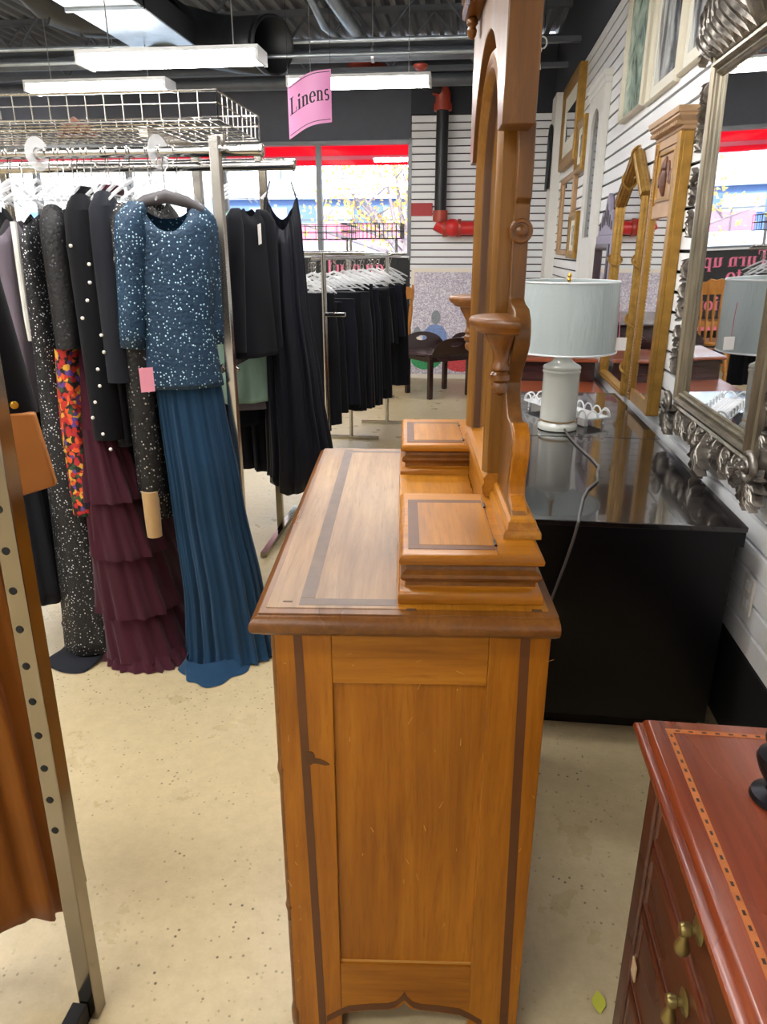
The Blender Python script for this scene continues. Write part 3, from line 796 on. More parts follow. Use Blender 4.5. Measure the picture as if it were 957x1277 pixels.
# mirror standards: profile in (length, z)
prof = [(.086, 1.024), (.108, 1.030), (.150, 1.042), (.160, 1.064), (.150, 1.090), (.140, 1.115), (.142, 1.138), (.155, 1.152), (.178, 1.160), (.20, 1.160), (.214, 1.166),
        (.240, 1.195), (.243, 1.212), (.230, 1.231), (.200, 1.256), (.178, 1.280), (.176, 1.300), (.183, 1.318), (.205, 1.333), (.244, 1.338), (.262, 1.345), (.262, 1.43), (.262, 1.487), (.252, 1.495), (.252, 1.60),
        (.292, 1.60), (.292, 1.03)]
for sgn in (-1, 1):
    pf = prof if sgn < 0 else [(.94 - .0 - a, z) for a, z in prof]
    st = MB().prism(pf, 'x', .364, .389).build('mirror_standard', 'oak_old', ds, bevel=.002)
    f = (lambda l: l) if sgn < 0 else (lambda l: .94 - l)
    # raised lower scroll block in front of the standard
    sc_ = [(.100, 1.026), (.148, 1.046), (.152, 1.066), (.140, 1.092), (.131, 1.115), (.133, 1.139), (.146, 1.154), (.165, 1.161), (.186, 1.158), (.196, 1.146), (.198, 1.09), (.19, 1.03)]
    MB().prism([(f(a), z) for a, z in sc_], 'x', .366, .392).build('scroll_bracket', 'oak_z', st, bevel=.002)
    # rosette on the swivel bolt
    yy = f(.262); e = -1 if sgn < 0 else 1
    MB().lathe([(.0175, yy), (.019, yy + e*.004), (.017, yy + e*.007), (.013, yy + e*.0075), (.0125, yy + e*.005), (.009, yy + e*.005), (.0085, yy + e*.010), (.006, yy + e*.012), (.002, yy + e*.013)], 28, (.376, 0, 1.447), 'y').build('rosette', 'oak_edge', st, sharp=25)
    # candle shelf: half-round board with moulded edge
    rs = []
    yc = f(.20)
    for (r, z) in ((.050, 1.298), (.056, 1.300), (.058, 1.304), (.064, 1.307), (.0675, 1.312), (.0675, 1.317), (.065, 1.321), (.060, 1.3225)):
        ring = [(.366 - r * math.cos(a) * 1.06, yc + r * math.sin(a) * .95, z) for a in [R(k) for k in range(-90, 91, 12)]]
        rs.append(ring)
    MB().rings(rs).build('candle_shelf', 'oak_edge', st)
    MB().lathe([(.028, 1.298), (.027, 1.292), (.020, 1.280), (.013, 1.266), (.012, 1.25), (.015, 1.245), (.015, 1.240), (.012, 1.237), (.016, 1.232), (.016, 1.224), (.011, 1.219), (.014, 1.212), (.012, 1.204), (.004, 1.198)], 18, (.348, yc, 0)).build('shelf_pendant', 'oak_edge', st)
# arched mirror frame: moulded section swept round the arch
lc, zs, rr0 = .47, 1.545, .195
def archpath(r, zb):
    p = [(lc - r, zb)] + [(lc - r, lerp(zb, zs, k / 4)) for k in range(1, 4)]
    p += [(lc - r * math.cos(R(k)), zs + r * math.sin(R(k))) for k in range(0, 181, 6)]
    p += [(lc + r, lerp(zs, zb, k / 4)) for k in range(1, 5)]
    return p
mf = None
def sweep(sec):
    rs = []
    n = len(archpath(.1, 1))
    paths = [archpath(rr0 - w, 1.045) for w, x in sec]
    return MB().rings([[(sec[j][1], paths[j][i][0], paths[j][i][1]) for j in range(len(sec))] for i in range(n)])
fr = sweep([(0, .366), (0, .344), (.006, .338), (.016, .336), (.022, .340), (.028, .338), (.036, .346), (.040, .354), (.040, .366)]).build('mirror_frame', 'oak_frame', ds)
sweep([(.0405, .350), (.0405, .362), (.0425, .362), (.0425, .352)]).build('frame_fillet', 'oak_split', fr)
MB().prism([(.366, 1.0), (.344, 1.0), (.338, 1.006), (.336, 1.018), (.340, 1.026), (.338, 1.034), (.346, 1.044), (.366, 1.044)], 'y', lc - .195, lc + .195).build('frame_bottom_rail', 'oak_y', fr)
gp = archpath(rr0 - .040, 1.045)
MB().prism(gp, 'x', .358, .362).build('mirror_glass', 'mirror_glass', fr)
MB().prism(archpath(rr0 - .012, 1.004), 'x', .3625, .367).build('mirror_back', 'oak_y', fr)
# crown: thick board with an arched opening, cornice and drops
op = [(lc - .215 * math.cos(R(k)), 1.55 + .215 * math.sin(R(k))) for k in range(10, 171, 8)]
crown = [(.20, 1.588), (.192, 1.66), (.192, 1.80), (.205, 1.90), (.25, 1.97), (.34, 2.04), (.47, 2.10), (.60, 2.04), (.69, 1.97), (.735, 1.90), (.748, 1.80), (.748, 1.66), (.74, 1.588)] + [(a, z) for a, z in reversed(op)]
cr = MB().prism(crown, 'x', .331, .379).build('crown', 'oak_old', ds, bevel=.002)
MB().rectloft(.300, .335, .27, .67, [(.004, 1.832), (0, 1.836), (0, 1.85), (.006, 1.855), (-.002, 1.86), (-.002, 1.872)]).build('cornice', 'oak_edge', cr)
for yy in (.30, .64):
    MB().lathe([(.004, 1.796), (.008, 1.802), (.010, 1.81), (.007, 1.816), (.011, 1.821), (.011, 1.827), (.008, 1.832)], 16, (.317, yy, 0)).build('drop_finial', 'oak_edge', cr)
MB().prism([(lc - .15, 1.875), (lc - .12, 1.91), (lc - .05, 1.94), (lc, 2.0), (lc + .05, 1.94), (lc + .12, 1.91), (lc + .15, 1.875)], 'x', .318, .333).build('carved_crest', 'oak_edge', cr, bevel=.003)

# ------------------------------------------------------------------ mahogany chest at lower right
mz = .80
mc = thing('mahogany_chest', 'red mahogany chest of drawers with inlaid top at lower right', 'chest', (.53, .3, 0))
mx0, mx1, my0, my1 = .256, .80, -.28, .905
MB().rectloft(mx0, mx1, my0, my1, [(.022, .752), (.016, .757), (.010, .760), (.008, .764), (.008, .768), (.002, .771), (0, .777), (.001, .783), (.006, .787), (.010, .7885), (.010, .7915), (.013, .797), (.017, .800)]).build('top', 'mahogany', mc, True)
def dashes():
    mb = MB(); base = MB()
    ax = mx0 + .034; by = my1 - .034
    base.box(ax, ax + .0085, my0 + .03, by, .7995, .80035).box(ax + .0086, mx1 - .03, by - .0085, by, .7995, .80035)
    y = my0 + .03
    while y < by - .01:
        mb.box(ax + .0028, ax + .0060, y, y + .006, .7997, .8005); y += .0175
    x = ax + .012
    while x < mx1 - .04:
        mb.box(x, x + .006, by - .0060, by - .0028, .7997, .8005); x += .0175
    return base, mb
plain('satinwood', '#b0642f', 0.35, var=0.15, vs=60)
plain('ebony', '#2c120c', 0.4)
ba, mb = dashes(); ba.build('inlay_band', 'satinwood', mc, True); mb.build('inlay_dashes', 'ebony', mc, True, kind='stuff')
bx0 = mx0 + .028
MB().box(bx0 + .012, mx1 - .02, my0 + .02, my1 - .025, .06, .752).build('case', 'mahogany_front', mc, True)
for yy in (my1 - .065, my0 + .02):
    MB().box(bx0 - .002, bx0 + .02, yy, yy + .04, .0, .752).build('corner_stile', 'mahogany_front', mc, True, bevel=.004)
for xx, yy in ((mx1 - .06, my1 - .065), (mx1 - .06, my0 + .02)):
    MB().box(xx, xx + .04, yy, yy + .04, 0, .06).build('foot', 'mahogany_front', mc, True, bevel=.003)
for (z0, z1) in ((.642, .738), (.525, .628), (.370, .511), (.215, .356), (.070, .201)):
    q = MB(); ya, yb = my0 + .07, my1 - .072
    q.rings([[(bx0 + .012 - e, ya + i, z0 + i), (bx0 + .012 - e, yb - i, z0 + i), (bx0 + .012 - e, yb - i, z1 - i), (bx0 + .012 - e, ya + i, z1 - i)] for i, e in ((0, 0), (0, .010), (.005, .013), (.012, .013), (.015, .0105))])
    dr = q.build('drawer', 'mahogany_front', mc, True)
    for yy in (my1 - .265, my0 + .26):
        zc = (z0 + z1) / 2 + .008
        xb = bx0 + .0015
        h = MB().lathe([(.015, xb), (.016, xb - .002), (.012, xb - .004), (.0055, xb - .006), (.0055, xb - .010), (.008, xb - .012), (.0085, xb - .019), (.007, xb - .022), (.004, xb - .023)], 20, (0, yy, zc), 'x').build('pull_rose', 'brass_dull', dr, True)
        MB().lathe([(.003, .003), (.004, -.003), (.0045, -.012), (.0065, -.019), (.009, -.026), (.009, -.031), (.006, -.036), (.002, -.039)], 16, (xb - .016, yy, zc)).build('drop_pull', 'brass_dull', dr, True)
for z in (.635, .518, .363, .208):
    MB().box(bx0 + .004, bx0 + .02, my0 + .06, my1 - .066, z - .008, z + .008).build('drawer_rail', 'mahogany', mc, True, bevel=.003)
tag(MB().box(bx0 - .003, bx0 - .001, my1 - .098, my1 - .078, .395, .425).build('masking_tape', 'gold_cuff'), 'small torn piece of masking tape on the mahogany chest front', 'tape')
# black turned stand foot on the chest
t = thing('black_stand', 'black turned stand on the mahogany chest at the right edge', 'stand', (.386, .745, .80))
MB().lathe([(.030, 0), (.032, .004), (.030, .012), (.014, .020), (.012, .026), (.016, .034), (.026, .056), (.032, .078), (.030, .086), (.018, .090), (.016, .095)], 24).build('pedestal', 'dark_metal', t)
MB().sphere((0, 0, .118), .026, 18, 12).build('globe', 'dark_metal', t)
MB().lathe([(.004, .142), (.007, .145), (.005, .152), (.002, .156)], 12).build('finial', 'brass', t)
t.scale = (.9, .9, .72)

# ------------------------------------------------------------------ black cabinets along the wall
for (y0, y1, lab) in ((1.955, 2.945, 'glossy black cabinet standing behind the oak dresser, nearer of two'), (2.952, 3.95, 'glossy black cabinet under the white table lamp, farther of two')):
    c = thing('black_cabinet', lab, 'cabinet', (.44, (y0 + y1) / 2, 0), group='black cabinets along the slat wall')
    MB().box(.085, .787, y0, y1, .684, .70).build('top', 'espresso_top', c, True, bevel=.002)
    MB().box(.088, .784, y0 + .003, y1 - .003, .64, .683).build('apron', 'espresso', c, True)
    MB().box(.105, .768, y0 + .012, y1 - .012, .05, .639).build('body', 'espresso', c, True, bevel=.002)
    MB().box(.14, .755, y0 + .04, y1 - .04, 0, .05).build('plinth', 'espresso', c, True)
    for yy in (y0 + .02, (y0 + y1) / 2 + .003):
        dd = MB().box(.087, .1045, yy, yy + (y1 - y0) / 2 - .026, .06, .63).build('door', 'espresso', c, True, bevel=.002)
        ky = yy + .05 if yy > (y0 + y1) / 2 else yy + (y1 - y0) / 2 - .076
        MB().lathe([(.005, .0865), (.006, .078), (.011, .073), (.011, .066), (.006, .063)], 14, (0, ky, .38), 'x').build('handle', 'dark_metal', dd, True)
# ------------------------------------------------------------------ table lamp
lp = thing('table_lamp', 'white table lamp with drum shade in plastic wrap on the black cabinet', 'lamp', (.39, 3.09, .70))
MB().lathe([(.076, 0), (.082, .004), (.083, .016), (.080, .026), (.073, .031), (.071, .036)], 36).build('foot', 'lamp_ceramic', lp)
MB().lathe([(.072, .036), (.072, .041), (.075, .044), (.0745, .22), (.075, .237), (.078, .242), (.078, .248), (.075, .252), (.078, .256), (.078, .262), (.074, .268), (.058, .276), (.042, .286), (.033, .298), (.027, .312), (.026, .318)], 36).build('body', 'lamp_ceramic', lp)
for z in (.040, .247, .2585):
    MB().lathe([(.0735, z - .0015), (.0765, z - .0012), (.0765, z + .0012), (.0735, z + .0015)], 36).build('groove_ring', 'brass', lp)
MB().lathe([(.012, .318), (.014, .322), (.014, .332), (.008, .335), (.008, .40), (.014, .402), (.014, .45)], 16).build('socket', 'brass', lp)
sh = MB(); n = 48
ring = lambda r, z: [(r * math.cos(2*PI*k/n), r * math.sin(2*PI*k/n), z) for k in range(n)]
sh.rings([ring(.208, .328), ring(.198, .602), ring(.194, .602), ring(.204, .328)], False, False, loop=True)
so = sh.build('shade', 'lamp_shade', lp)
for r, z in ((.2085, .330), (.1985, .600)):
    MB().tube([(r * math.cos(2*PI*k/n), r * math.sin(2*PI*k/n), z) for k in range(n)], .0035, 6, closed=True).build('shade_trim', 'white_metal', so)
mb = MB()
for a in (0, 120, 240): mb.tube([(.010 * math.cos(R(a)), .010 * math.sin(R(a)), .585), (.195 * math.cos(R(a)), .195 * math.sin(R(a)), .592)], .002, 6)
mb.build('spider', 'brass', lp)
MB().lathe([(.003, .58), (.006, .60), (.010, .606), (.006, .616), (.009, .622), (.003, .634)], 14).build('finial', 'brass', lp)
ta = math.radians(-28)
MB().tube([(.212 * math.cos(ta), .212 * math.sin(ta), .52), (.219 * math.cos(ta), .219 * math.sin(ta), .47), (.222 * math.cos(ta), .222 * math.sin(ta), .395)], .0014, 5).build('tag_string', 'string_pink', lp)
MB().box(.185, .225, -.112, -.110, .345, .395).build('price_tag', 'tag_white', lp)
MB().tube([(.411, 3.01, .715), (.42, 2.95, .7045), (.434, 2.79, .7045), (.462, 2.60, .7045), (.470, 2.50, .7045), (.452, 2.42, .7045), (.440, 2.33, .7045), (.395, 2.24, .7045), (.368, 2.15, .7045), (.345, 2.04, .7045), (.332, 1.975, .7048), (.326, 1.945, .700), (.318, 1.938, .66), (.30, 1.936, .58), (.275, 1.936, .48), (.24, 1.935, .34), (.20, 1.935, .2), (.17, 1.935, .02)], .0042, 8).build('power_cord', 'cord_grey', lp, True)
# ------------------------------------------------------------------ lacy white tray
tz = .70
tr = thing('wire_tray', 'white lacy metal tray on small feet behind the lamp', 'tray', (.395, 3.33, tz), math.atan2(-.52, .29) + PI/2 - PI/2)
tl, tw = .48, .13
mb = MB()
mb.box(-tl/2, tl/2, 0, .006, .030, .036).box(-tl/2, tl/2, tw - .006, tw, .030, .036).box(-tl/2, -tl/2 + .006, 0, tw, .030, .036).box(tl/2 - .006, tl/2, 0, tw, .030, .036)
mb.build('rim', 'white_metal', tr)
pb = MB()
for i in range(1, 20):
    x = -tl/2 + tl * i / 20; pb.box(x - .008, x + .008, .006, tw - .006, .031, .034)
for i in range(1, 9):
    y = tw * i / 9; pb.box(-tl/2, tl/2, y - .006, y + .006, .0312, .0345)
pb.build('lattice', 'white_metal', tr)
arc = MB().tube([(.028 * math.cos(R(k)), 0, .034 + .034 * math.sin(R(k))) for k in range(0, 181, 15)], .0038, 6).mesh('loop')
arc.materials.append(MATS['white_metal'])
k = 0
for i in range(8):
    for yy in (.003, tw - .003):
        o = link('loop', arc, None, tr); o.location = (-tl/2 + .03 + i * .06, yy, 0)
for i in range(2):
    for xx in (-tl/2 + .003, tl/2 - .003):
        o = link('loop', arc, None, tr); o.location = (xx, .035 + i * .06, 0); o.rotation_euler = (0, 0, PI/2)
for xx in (-tl/2 + .02, tl/2 - .02):
    for yy in (.02, tw - .02):
        MB().lathe([(.006, 0), (.008, .004), (.005, .012), (.008, .030)], 10, (xx, yy, 0)).build('foot', 'white_metal', tr)
MB().tube([(tl/2 - .05, .003, .036), (tl/2 - .055, -.012, .02), (tl/2 - .06, -.02, .004)], .0014, 5).build('tag_string', 'string_pink', tr)
MB().box(tl/2 - .05, tl/2 - .0, -.004, -.002, .004, .030).build('price_tag', 'tag_white', tr)
# ------------------------------------------------------------------ red-brown desk behind the cabinets
t = thing('cherry_desk', 'red-brown wooden desk with raised back shelf behind the lamp', 'desk', (.45, 4.5, 0))
MB().rectloft(.10, .775, 4.03, 5.0, [(.01, .63), (0, .635), (0, .652), (.004, .66)]).build('top', 'cherry', t, True)
MB().box(.12, .765, 4.06, 4.98, .50, .629).build('apron', 'cherry', t, True)
for xx in (.13, .71):
    for yy in (4.07, 4.92): MB().box(xx, xx + .05, yy, yy + .05, 0, .50).build('leg', 'cherry', t, True, bevel=.003)
MB().box(.12, .765, 4.52, 4.98, .661, .78).build('shelf_case', 'dark_table', t, True)
MB().rectloft(.10, .775, 4.48, 5.0, [(.01, .78), (0, .784), (0, .797), (.004, .803)]).build('shelf_top', 'cherry', t, True)
t = thing('dark_bookcase', 'dark wooden cabinet at the far right wall behind the desk', 'cabinet', (.5, 5.6, 0))
MB().box(.16, .80, 5.25, 6.1, .0, .92).build('body', 'dark_table', t, True, bevel=.004)
MB().rectloft(.13, .82, 5.2, 6.14, [(.012, .92), (0, .93), (0, .945), (.006, .955)]).build('top', 'dark_table', t, True)
for (yy) in (5.27, 5.69):
    q = MB().box(.142, .16, yy, yy + .39, .05, .88).build('door', 'dark_table', t, True, bevel=.004)
    MB().lathe([(.005, .142), (.011, .13), (.005, .122)], 12, (0, yy + (.34 if yy < 5.5 else .05), .5), 'x').build('knob', 'brass', q, True)
#PART_WALL
# ------------------------------------------------------------------ things hung on the right slat wall
def rframe(y0, y1, z0, z1, sec):
    # mitred rectangular frame; sec = [(inward offset, x)]
    rs = []
    for (yc, zc, sy, sz) in ((y0, z0, 1, 1), (y1, z0, -1, 1), (y1, z1, -1, -1), (y0, z1, 1, -1)):
        rs.append([(x, yc + sy * w, zc + sz * w) for w, x in sec])
    return MB().rings(rs, loop=True)
def picture(name, lab, cat, y0, y1, z0, z1, fw, fm, art_, depth=.035, matw=0, glassy=False, group=None, x1=None):
    xb = XW if x1 is None else x1
    t = thing(name, lab, cat, (xb, (y0 + y1) / 2, z0), group=group)
    xf = xb - depth
    f = rframe(y0, y1, z0, z1, [(0, xb), (0, xf + .008), (.006, xf), (fw * .45, xf - .002), (fw * .6, xf + .005), (fw * .9, xf + .010), (fw, xf + .014), (fw, xb)]).build('frame', fm, t, True, sharp=30)
    xi = xf + .018
    if matw:
        rframe(y0 + fw, y1 - fw, z0 + fw, z1 - fw, [(-.004, xi + .004), (-.004, xi), (matw, xi), (matw + .002, xi + .004)]).build('mat', 'mat_board', t, True)
    MB().box(xi + .003, xb - .002, y0 + fw + matw * .9, y1 - fw - matw * .9, z0 + fw + matw * .9, z1 - fw - matw * .9).build('mirror_glass' if art_ == 'mirror_glass' else 'artwork', art_, t, True)
    return t
picture('framed_print', 'tall pale green botanical print, first of three high on the right wall', 'picture', 4.20, 4.78, 2.095, 2.86, .022, 'cream_frame', 'art_botanical', .04, 0)
picture('framed_print', 'grey ink print in cream frame between the green print and the last one', 'picture', 3.60, 4.17, 2.085, 2.80, .020, 'cream_frame', 'art_ink', .022, .05)
picture('framed_print', 'grey ink print in cream frame nearest the silver mirror crest', 'picture', 3.06, 3.58, 2.095, 2.80, .020, 'cream_frame', 'art_ink', .022, .05)
picture('gold_frame', 'large bright gold frame high on the far right wall', 'picture', 6.62, 7.72, 2.11, 2.80, .10, 'gold_bright', 'mirror_glass', .06, .12)
picture('small_frame', 'small gold framed picture touching the large gold frame', 'picture', 6.18, 6.60, 1.99, 2.37, .06, 'gold_leaf', 'art_small', .05, .05)
picture('pale_frame', 'pale wood framed mirror below the large gold frame', 'mirror', 6.62, 7.55, 1.37, 2.03, .045, 'champagne', 'mirror_glass', .04)
picture('small_frame', 'small gold framed picture overlapping the pale wood frame', 'picture', 6.12, 6.58, 1.35, 1.70, .06, 'gold_leaf', 'art_small', .06, .04)
# iron arched mirror on the pilaster
t = thing('iron_mirror', 'black iron framed mirror on the far white pilaster', 'mirror', (.75, 8.2, 1.95))
p = [(8.10, 2.0), (8.36, 2.0), (8.36, 2.45)] + [(8.23 + .13 * math.cos(R(k)), 2.45 + .13 * math.sin(R(k))) for k in range(15, 166, 15)] + [(8.10, 2.45)]
MB().tube([(.735, a, b) for a, b in p], .014, 8, closed=True).build('frame', 'iron', t, True)
MB().prism(p, 'x', .738, .75).build('mirror_glass', 'smoke_glass', t, True)
# white cathedral panel
t = thing('arched_panel', 'white wooden panel with tall arched dark glass on the right wall', 'panel', (XW, 5.75, 1.2))
ya, yb = 5.36, 6.02
op = [(5.53, 1.50), (5.53, 2.18)] + [(5.69 - .16 * math.cos(R(k)), 2.18 + .14 * math.sin(R(k))) for k in range(15, 166, 15)] + [(5.85, 2.18), (5.85, 1.50)]
outer = [(ya, 1.19), (ya, 2.40), (yb, 2.40), (yb, 1.19)]
MB().box(.80, XW, ya, 5.53, 1.19, 2.42).build('stile', 'white_paint', t, True, bevel=.004)
MB().box(.80, XW, 5.85, yb, 1.19, 2.42).build('stile', 'white_paint', t, True, bevel=.004)
MB().box(.802, XW, 5.53, 5.85, 1.19, 1.50).build('bottom_rail', 'white_paint', t, True, bevel=.003)
MB().prism([(5.53, 2.42), (5.85, 2.42)] + [q for q in reversed(op[1:-1])], 'x', .802, XW).build('arched_rail', 'white_paint', t, True)
MB().box(.818, XW, 5.53, 5.85, 1.50, 2.33).build('dark_glass', 'smoke_glass', t, True)
MB().rings([[(.80 - e, ya - e, z), (XW, ya - e, z), (XW, yb + e, z), (.80 - e, yb + e, z)] for e, z in ((0, 2.42), (.006, 2.43), (.006, 2.45), (.018, 2.462), (.022, 2.475), (.022, 2.49))]).build('cap_moulding', 'white_paint', t, True)
# violet mirror with pierced crest
t = thing('crested_mirror', 'violet painted mirror with pierced crest and dark inner frame', 'mirror', (XW, 4.95, 1.0))
ya, yb = 4.60, 5.18
rframe(ya, yb, .98, 1.50, [(0, XW), (0, .806), (.03, .80), (.05, .802), (.05, XW)]).build('outer_frame', 'violet_frame', t, True)
rframe(ya + .05, yb - .05, 1.03, 1.45, [(0, .83), (0, .796), (.02, .79), (.035, .80), (.035, .83)]).build('inner_frame', 'maroon_frame', t, True)
MB().box(.815, .836, ya + .08, yb - .08, 1.06, 1.42).build('mirror_glass', 'mirror_glass', t, True)
cp = [(ya + .02, 1.50), (ya + .02, 1.56), (ya + .08, 1.58), (ya + .12, 1.64), (ya + .20, 1.63), (ya + .24, 1.71), (ya + .29, 1.74), (ya + .34, 1.71), (ya + .38, 1.63), (ya + .46, 1.64), (ya + .50, 1.58), (yb - .02, 1.56), (yb - .02, 1.50)]
cr = MB().prism(cp, 'x', .81, .835).build('crest', 'violet_frame', t, True, bevel=.004)
for i, (yy, zz, h) in enumerate(((ya + .10, 1.555, .03), (ya + .17, 1.58, .04), (ya + .235, 1.60, .05), (ya + .29, 1.63, .06), (ya + .345, 1.60, .05), (ya + .41, 1.58, .04), (ya + .48, 1.555, .03))):
    MB().sphere((.808, yy, zz), 1, 8, 6, (.004, .018, h)).build('pierced_leaf', 'maroon_frame', cr, True)
# gold mirror with reeded pointed top
t = thing('reeded_mirror', 'gold reeded mirror with pointed ribbon-tied top beside the trumeau mirror', 'mirror', (XW, 4.2, .68))
ya, yb, ym = 3.86, 4.52, 4.16
path = [(ya, .72), (ya, 1.66), (ym - .02, 1.87), (ym + .02, 1.87), (yb, 1.66), (yb, .72)]
def reed(p, q, r, mat='gold_leaf', par=t, nm='reeded_bar'):
    mb = MB(); P, Q = Vector((.812, p[0], p[1])), Vector((.812, q[0], q[1])); n = 30
    d = (Q - P).normalized(); u = Vector((1, 0, 0)); w = d.cross(u)
    ring = lambda c: [c + (u * math.cos(2*PI*k/n) + w * math.sin(2*PI*k/n)) * r * (1 + .10 * math.cos(2*PI*k/n * 10)) for k in range(n)]
    mb.rings([ring(P), ring(Q)]); return mb.build(nm, mat, par, True, sharp=60)
for i in range(5):
    big = i in (1, 2, 3)
    reed(path[i], path[i+1], .028 if big else .020)
reed(path[5], path[0], .020)
MB().prism([(a, b) for a, b in path], 'x', .818, .826).build('mirror_glass', 'mirror_glass', t, True)
MB().prism([(a, b) for a, b in path], 'x', .827, .838).build('back_board', 'dark_table', t, True)
for (yy, zz, ty, tz_) in ((ya + .16, 1.76, .19, .20), (yb - .18, 1.76, .25, -.20), (ya, 1.38, 0, 1), (ya, 1.10, 0, 1), (ya, .86, 0, 1), (yb, 1.38, 0, 1), (yb, .95, 0, 1), (ym, 1.872, 1, 0)):
    l = math.hypot(ty, tz_); ty, tz_ = ty / l, tz_ / l; mb = MB()
    pts = [Vector((.812 - .031 * math.sin(a), yy + ty * (a - 2.2) * .022 + (-tz_) * .031 * math.cos(a), zz + tz_ * (a - 2.2) * .022 + ty * .031 * math.cos(a))) for a in [k * .35 for k in range(0, 13)]]
    mb.tube(pts, .007, 8).build('ribbon_tie', 'gold_leaf', t, True)
# trumeau mirror with cornice
t = thing('trumeau_mirror', 'gold trumeau mirror with cornice and carved torch panel next to the silver mirror', 'mirror', (XW, 3.45, .72))
ya, yb = 3.24, 3.66
MB().box(.80, XW - .001, ya, yb, .73, 1.855).build('carcass', 'gold_bright', t, True, bevel=.003)
for y0_, y1_ in ((ya, ya + .055), (yb - .055, yb)):
    MB().box(.786, .80, y0_, y1_, .73, 1.855).build('pilaster', 'gold_bright', t, True, bevel=.002)
bead = MB().box(0, .006, 0, .016, 0, .011).mesh('bead'); bead.materials.append(MATS['champagne'])
zz = .75
while zz < 1.84:
    o = link('bead', bead, None, t); o.location = (.780 - XW, yb - .045 - 3.45, zz - .72); zz += .0155
MB().box(.789, .80, ya + .055, yb - .055, .73, .79).build('bottom_rail', 'gold_bright', t, True, bevel=.003)
MB().box(.79, .80, ya + .055, yb - .055, 1.545, 1.60).build('mid_rail', 'champagne', t, True, bevel=.003)
pn = MB().box(.797, .802, ya + .055, yb - .055, 1.60, 1.82).build('carved_panel', 'champagne', t, True)
rframe(ya + .075, yb - .075, 1.612, 1.808, [(0, .80), (0, .790), (.012, .788), (.016, .794), (.016, .80)]).build('panel_moulding', 'gold_leaf', pn, True)
yc = (ya + yb) / 2
MB().lathe([(.005, 1.63), (.016, 1.655), (.020, 1.69), (.012, 1.73), (.018, 1.74), (.015, 1.76), (.003, 1.785)], 12, (.792, yc, 0)).build('torch', 'carved_brown', pn, True)
for s in (-1, 1):
    MB().tube([(.793, yc + s * (.025 + .07 * q), 1.72 + .04 * math.sin(q * 6)) for q in [k / 10 for k in range(11)]], [.004 + .004 * math.sin(k * PI / 10) for k in range(11)], 8).build('garland', 'carved_brown', pn, True)
    MB().sphere((.793, yc + s * .098, 1.70), 1, 8, 6, (.006, .010, .035)).build('tassel', 'carved_brown', pn, True)
MB().box(.798, .8005, ya + .055, yb - .055, .79, 1.545).build('mirror_glass', 'mirror_glass', t, True)
MB().box(.79, .80, ya + .055, yb - .055, 1.82, 1.855).build('frieze', 'champagne', t, True, bevel=.002)
MB().rings([[(.800 - e, ya - e, z), (XW - .001, ya - e, z), (XW - .001, yb + e, z), (.800 - e, yb + e, z)] for e, z in ((.004, 1.855), (.010, 1.860), (.010, 1.870), (.016, 1.874), (.016, 1.884), (.024, 1.892), (.036, 1.902), (.036, 1.910), (.042, 1.914), (.044, 1.926), (.044, 1.934))]).build('cornice', 'champagne', t, True)
for i in range(16): MB().box(.786 - .024, .80 - .016, ya - .01 + i * .0285, ya + .004 + i * .0285, 1.8742, 1.888).build('dentil', 'champagne', t, True)
# ornate silver mirror
t = thing('silver_mirror', 'large ornate carved silver mirror leaning at the right wall', 'mirror', (XW, 2.45, .71))
gy0, gy1, gz0, gz1 = 2.10, 2.77, .93, 1.945
ribs = [(-.078, XW), (-.078, .806), (-.074, .793), (-.067, .788), (-.060, .793), (-.057, .806), (-.053, .806), (-.049, .786), (-.041, .777), (-.034, .778), (-.028, .786), (-.026, .798), (-.022, .798), (-.019, .789), (-.014, .787), (-.010, .791), (-.008, .801), (-.003, .798), (0, .803), (0, XW)]
rframe(gy0, gy1, gz0, gz1, ribs).build('ribbed_frame', 'silver_rib', t, True, sharp=25)
MB().box(.805, .812, gy0 - .005, gy1 + .005, gz0 - .005, gz1 + .005).build('mirror_glass', 'mirror_glass', t, True)
MB().box(.813, .838, gy0 - .12, gy1 + .12, gz0 - .12, gz1 + .12).build('back_board', 'dark_table', t, True)
rframe(gy0 - .155, gy1 + .155, gz0 - .13, gz1 + .15, [(0, XW), (0, .822), (.03, .812), (.09, .808), (.09, XW)]).build('carved_ground', 'silver_leaf', t, True)
# acanthus leaf: five lobes fanned from the base, ridged
def leafmesh(L=.09, W=.07, lobes=5, curl=.018):
    mb = MB()
    for i in range(lobes):
        a = (i - (lobes - 1) / 2) * .36; l = L * (1 - .10 * abs(i - (lobes - 1) / 2)); w = W / lobes * .62
        rs = []
        for k in range(7):
            q = k / 6; y = math.sin(a * (0.5 + .5 * q)) * l * q; z = math.cos(a) * l * q
            ww = w * math.sin(PI * (.12 + .86 * q)) + .0015; h = .010 + curl * math.sin(PI * q) + (.010 if q > .8 else 0)
            rs.append([(-h * .4 + .008, y - ww, z), (-h, y - ww * .45, z), (-h + .005, y, z), (-h, y + ww * .45, z), (-h * .4 + .008, y + ww, z)])
        mb.rings(rs)
    me = mb.mesh('acanthus_leaf', sharp=60); me.materials.append(MATS['silver_leaf']); return me
def scrollmesh(r=.035, turns=1.6):
    mb = MB(); n = 26
    pts = []; rad = []
    for k in range(n):
        q = k / (n - 1); a = q * turns * 2 * PI; rr = r * (1 - .82 * q)
        pts.append((-.012 - .010 * q, rr * math.cos(a), rr * math.sin(a))); rad.append(.010 * (1 - .45 * q))
    mb.tube(pts, rad, 7); mb.sphere((-.026, 0, 0), .009, 8, 6)
    me = mb.mesh('scroll', sharp=60); me.materials.append(MATS['silver_leaf']); return me
LF, SCR, LONG = leafmesh(), scrollmesh(), leafmesh(.20, .085, 4, .03)
rnd = random.Random(5)
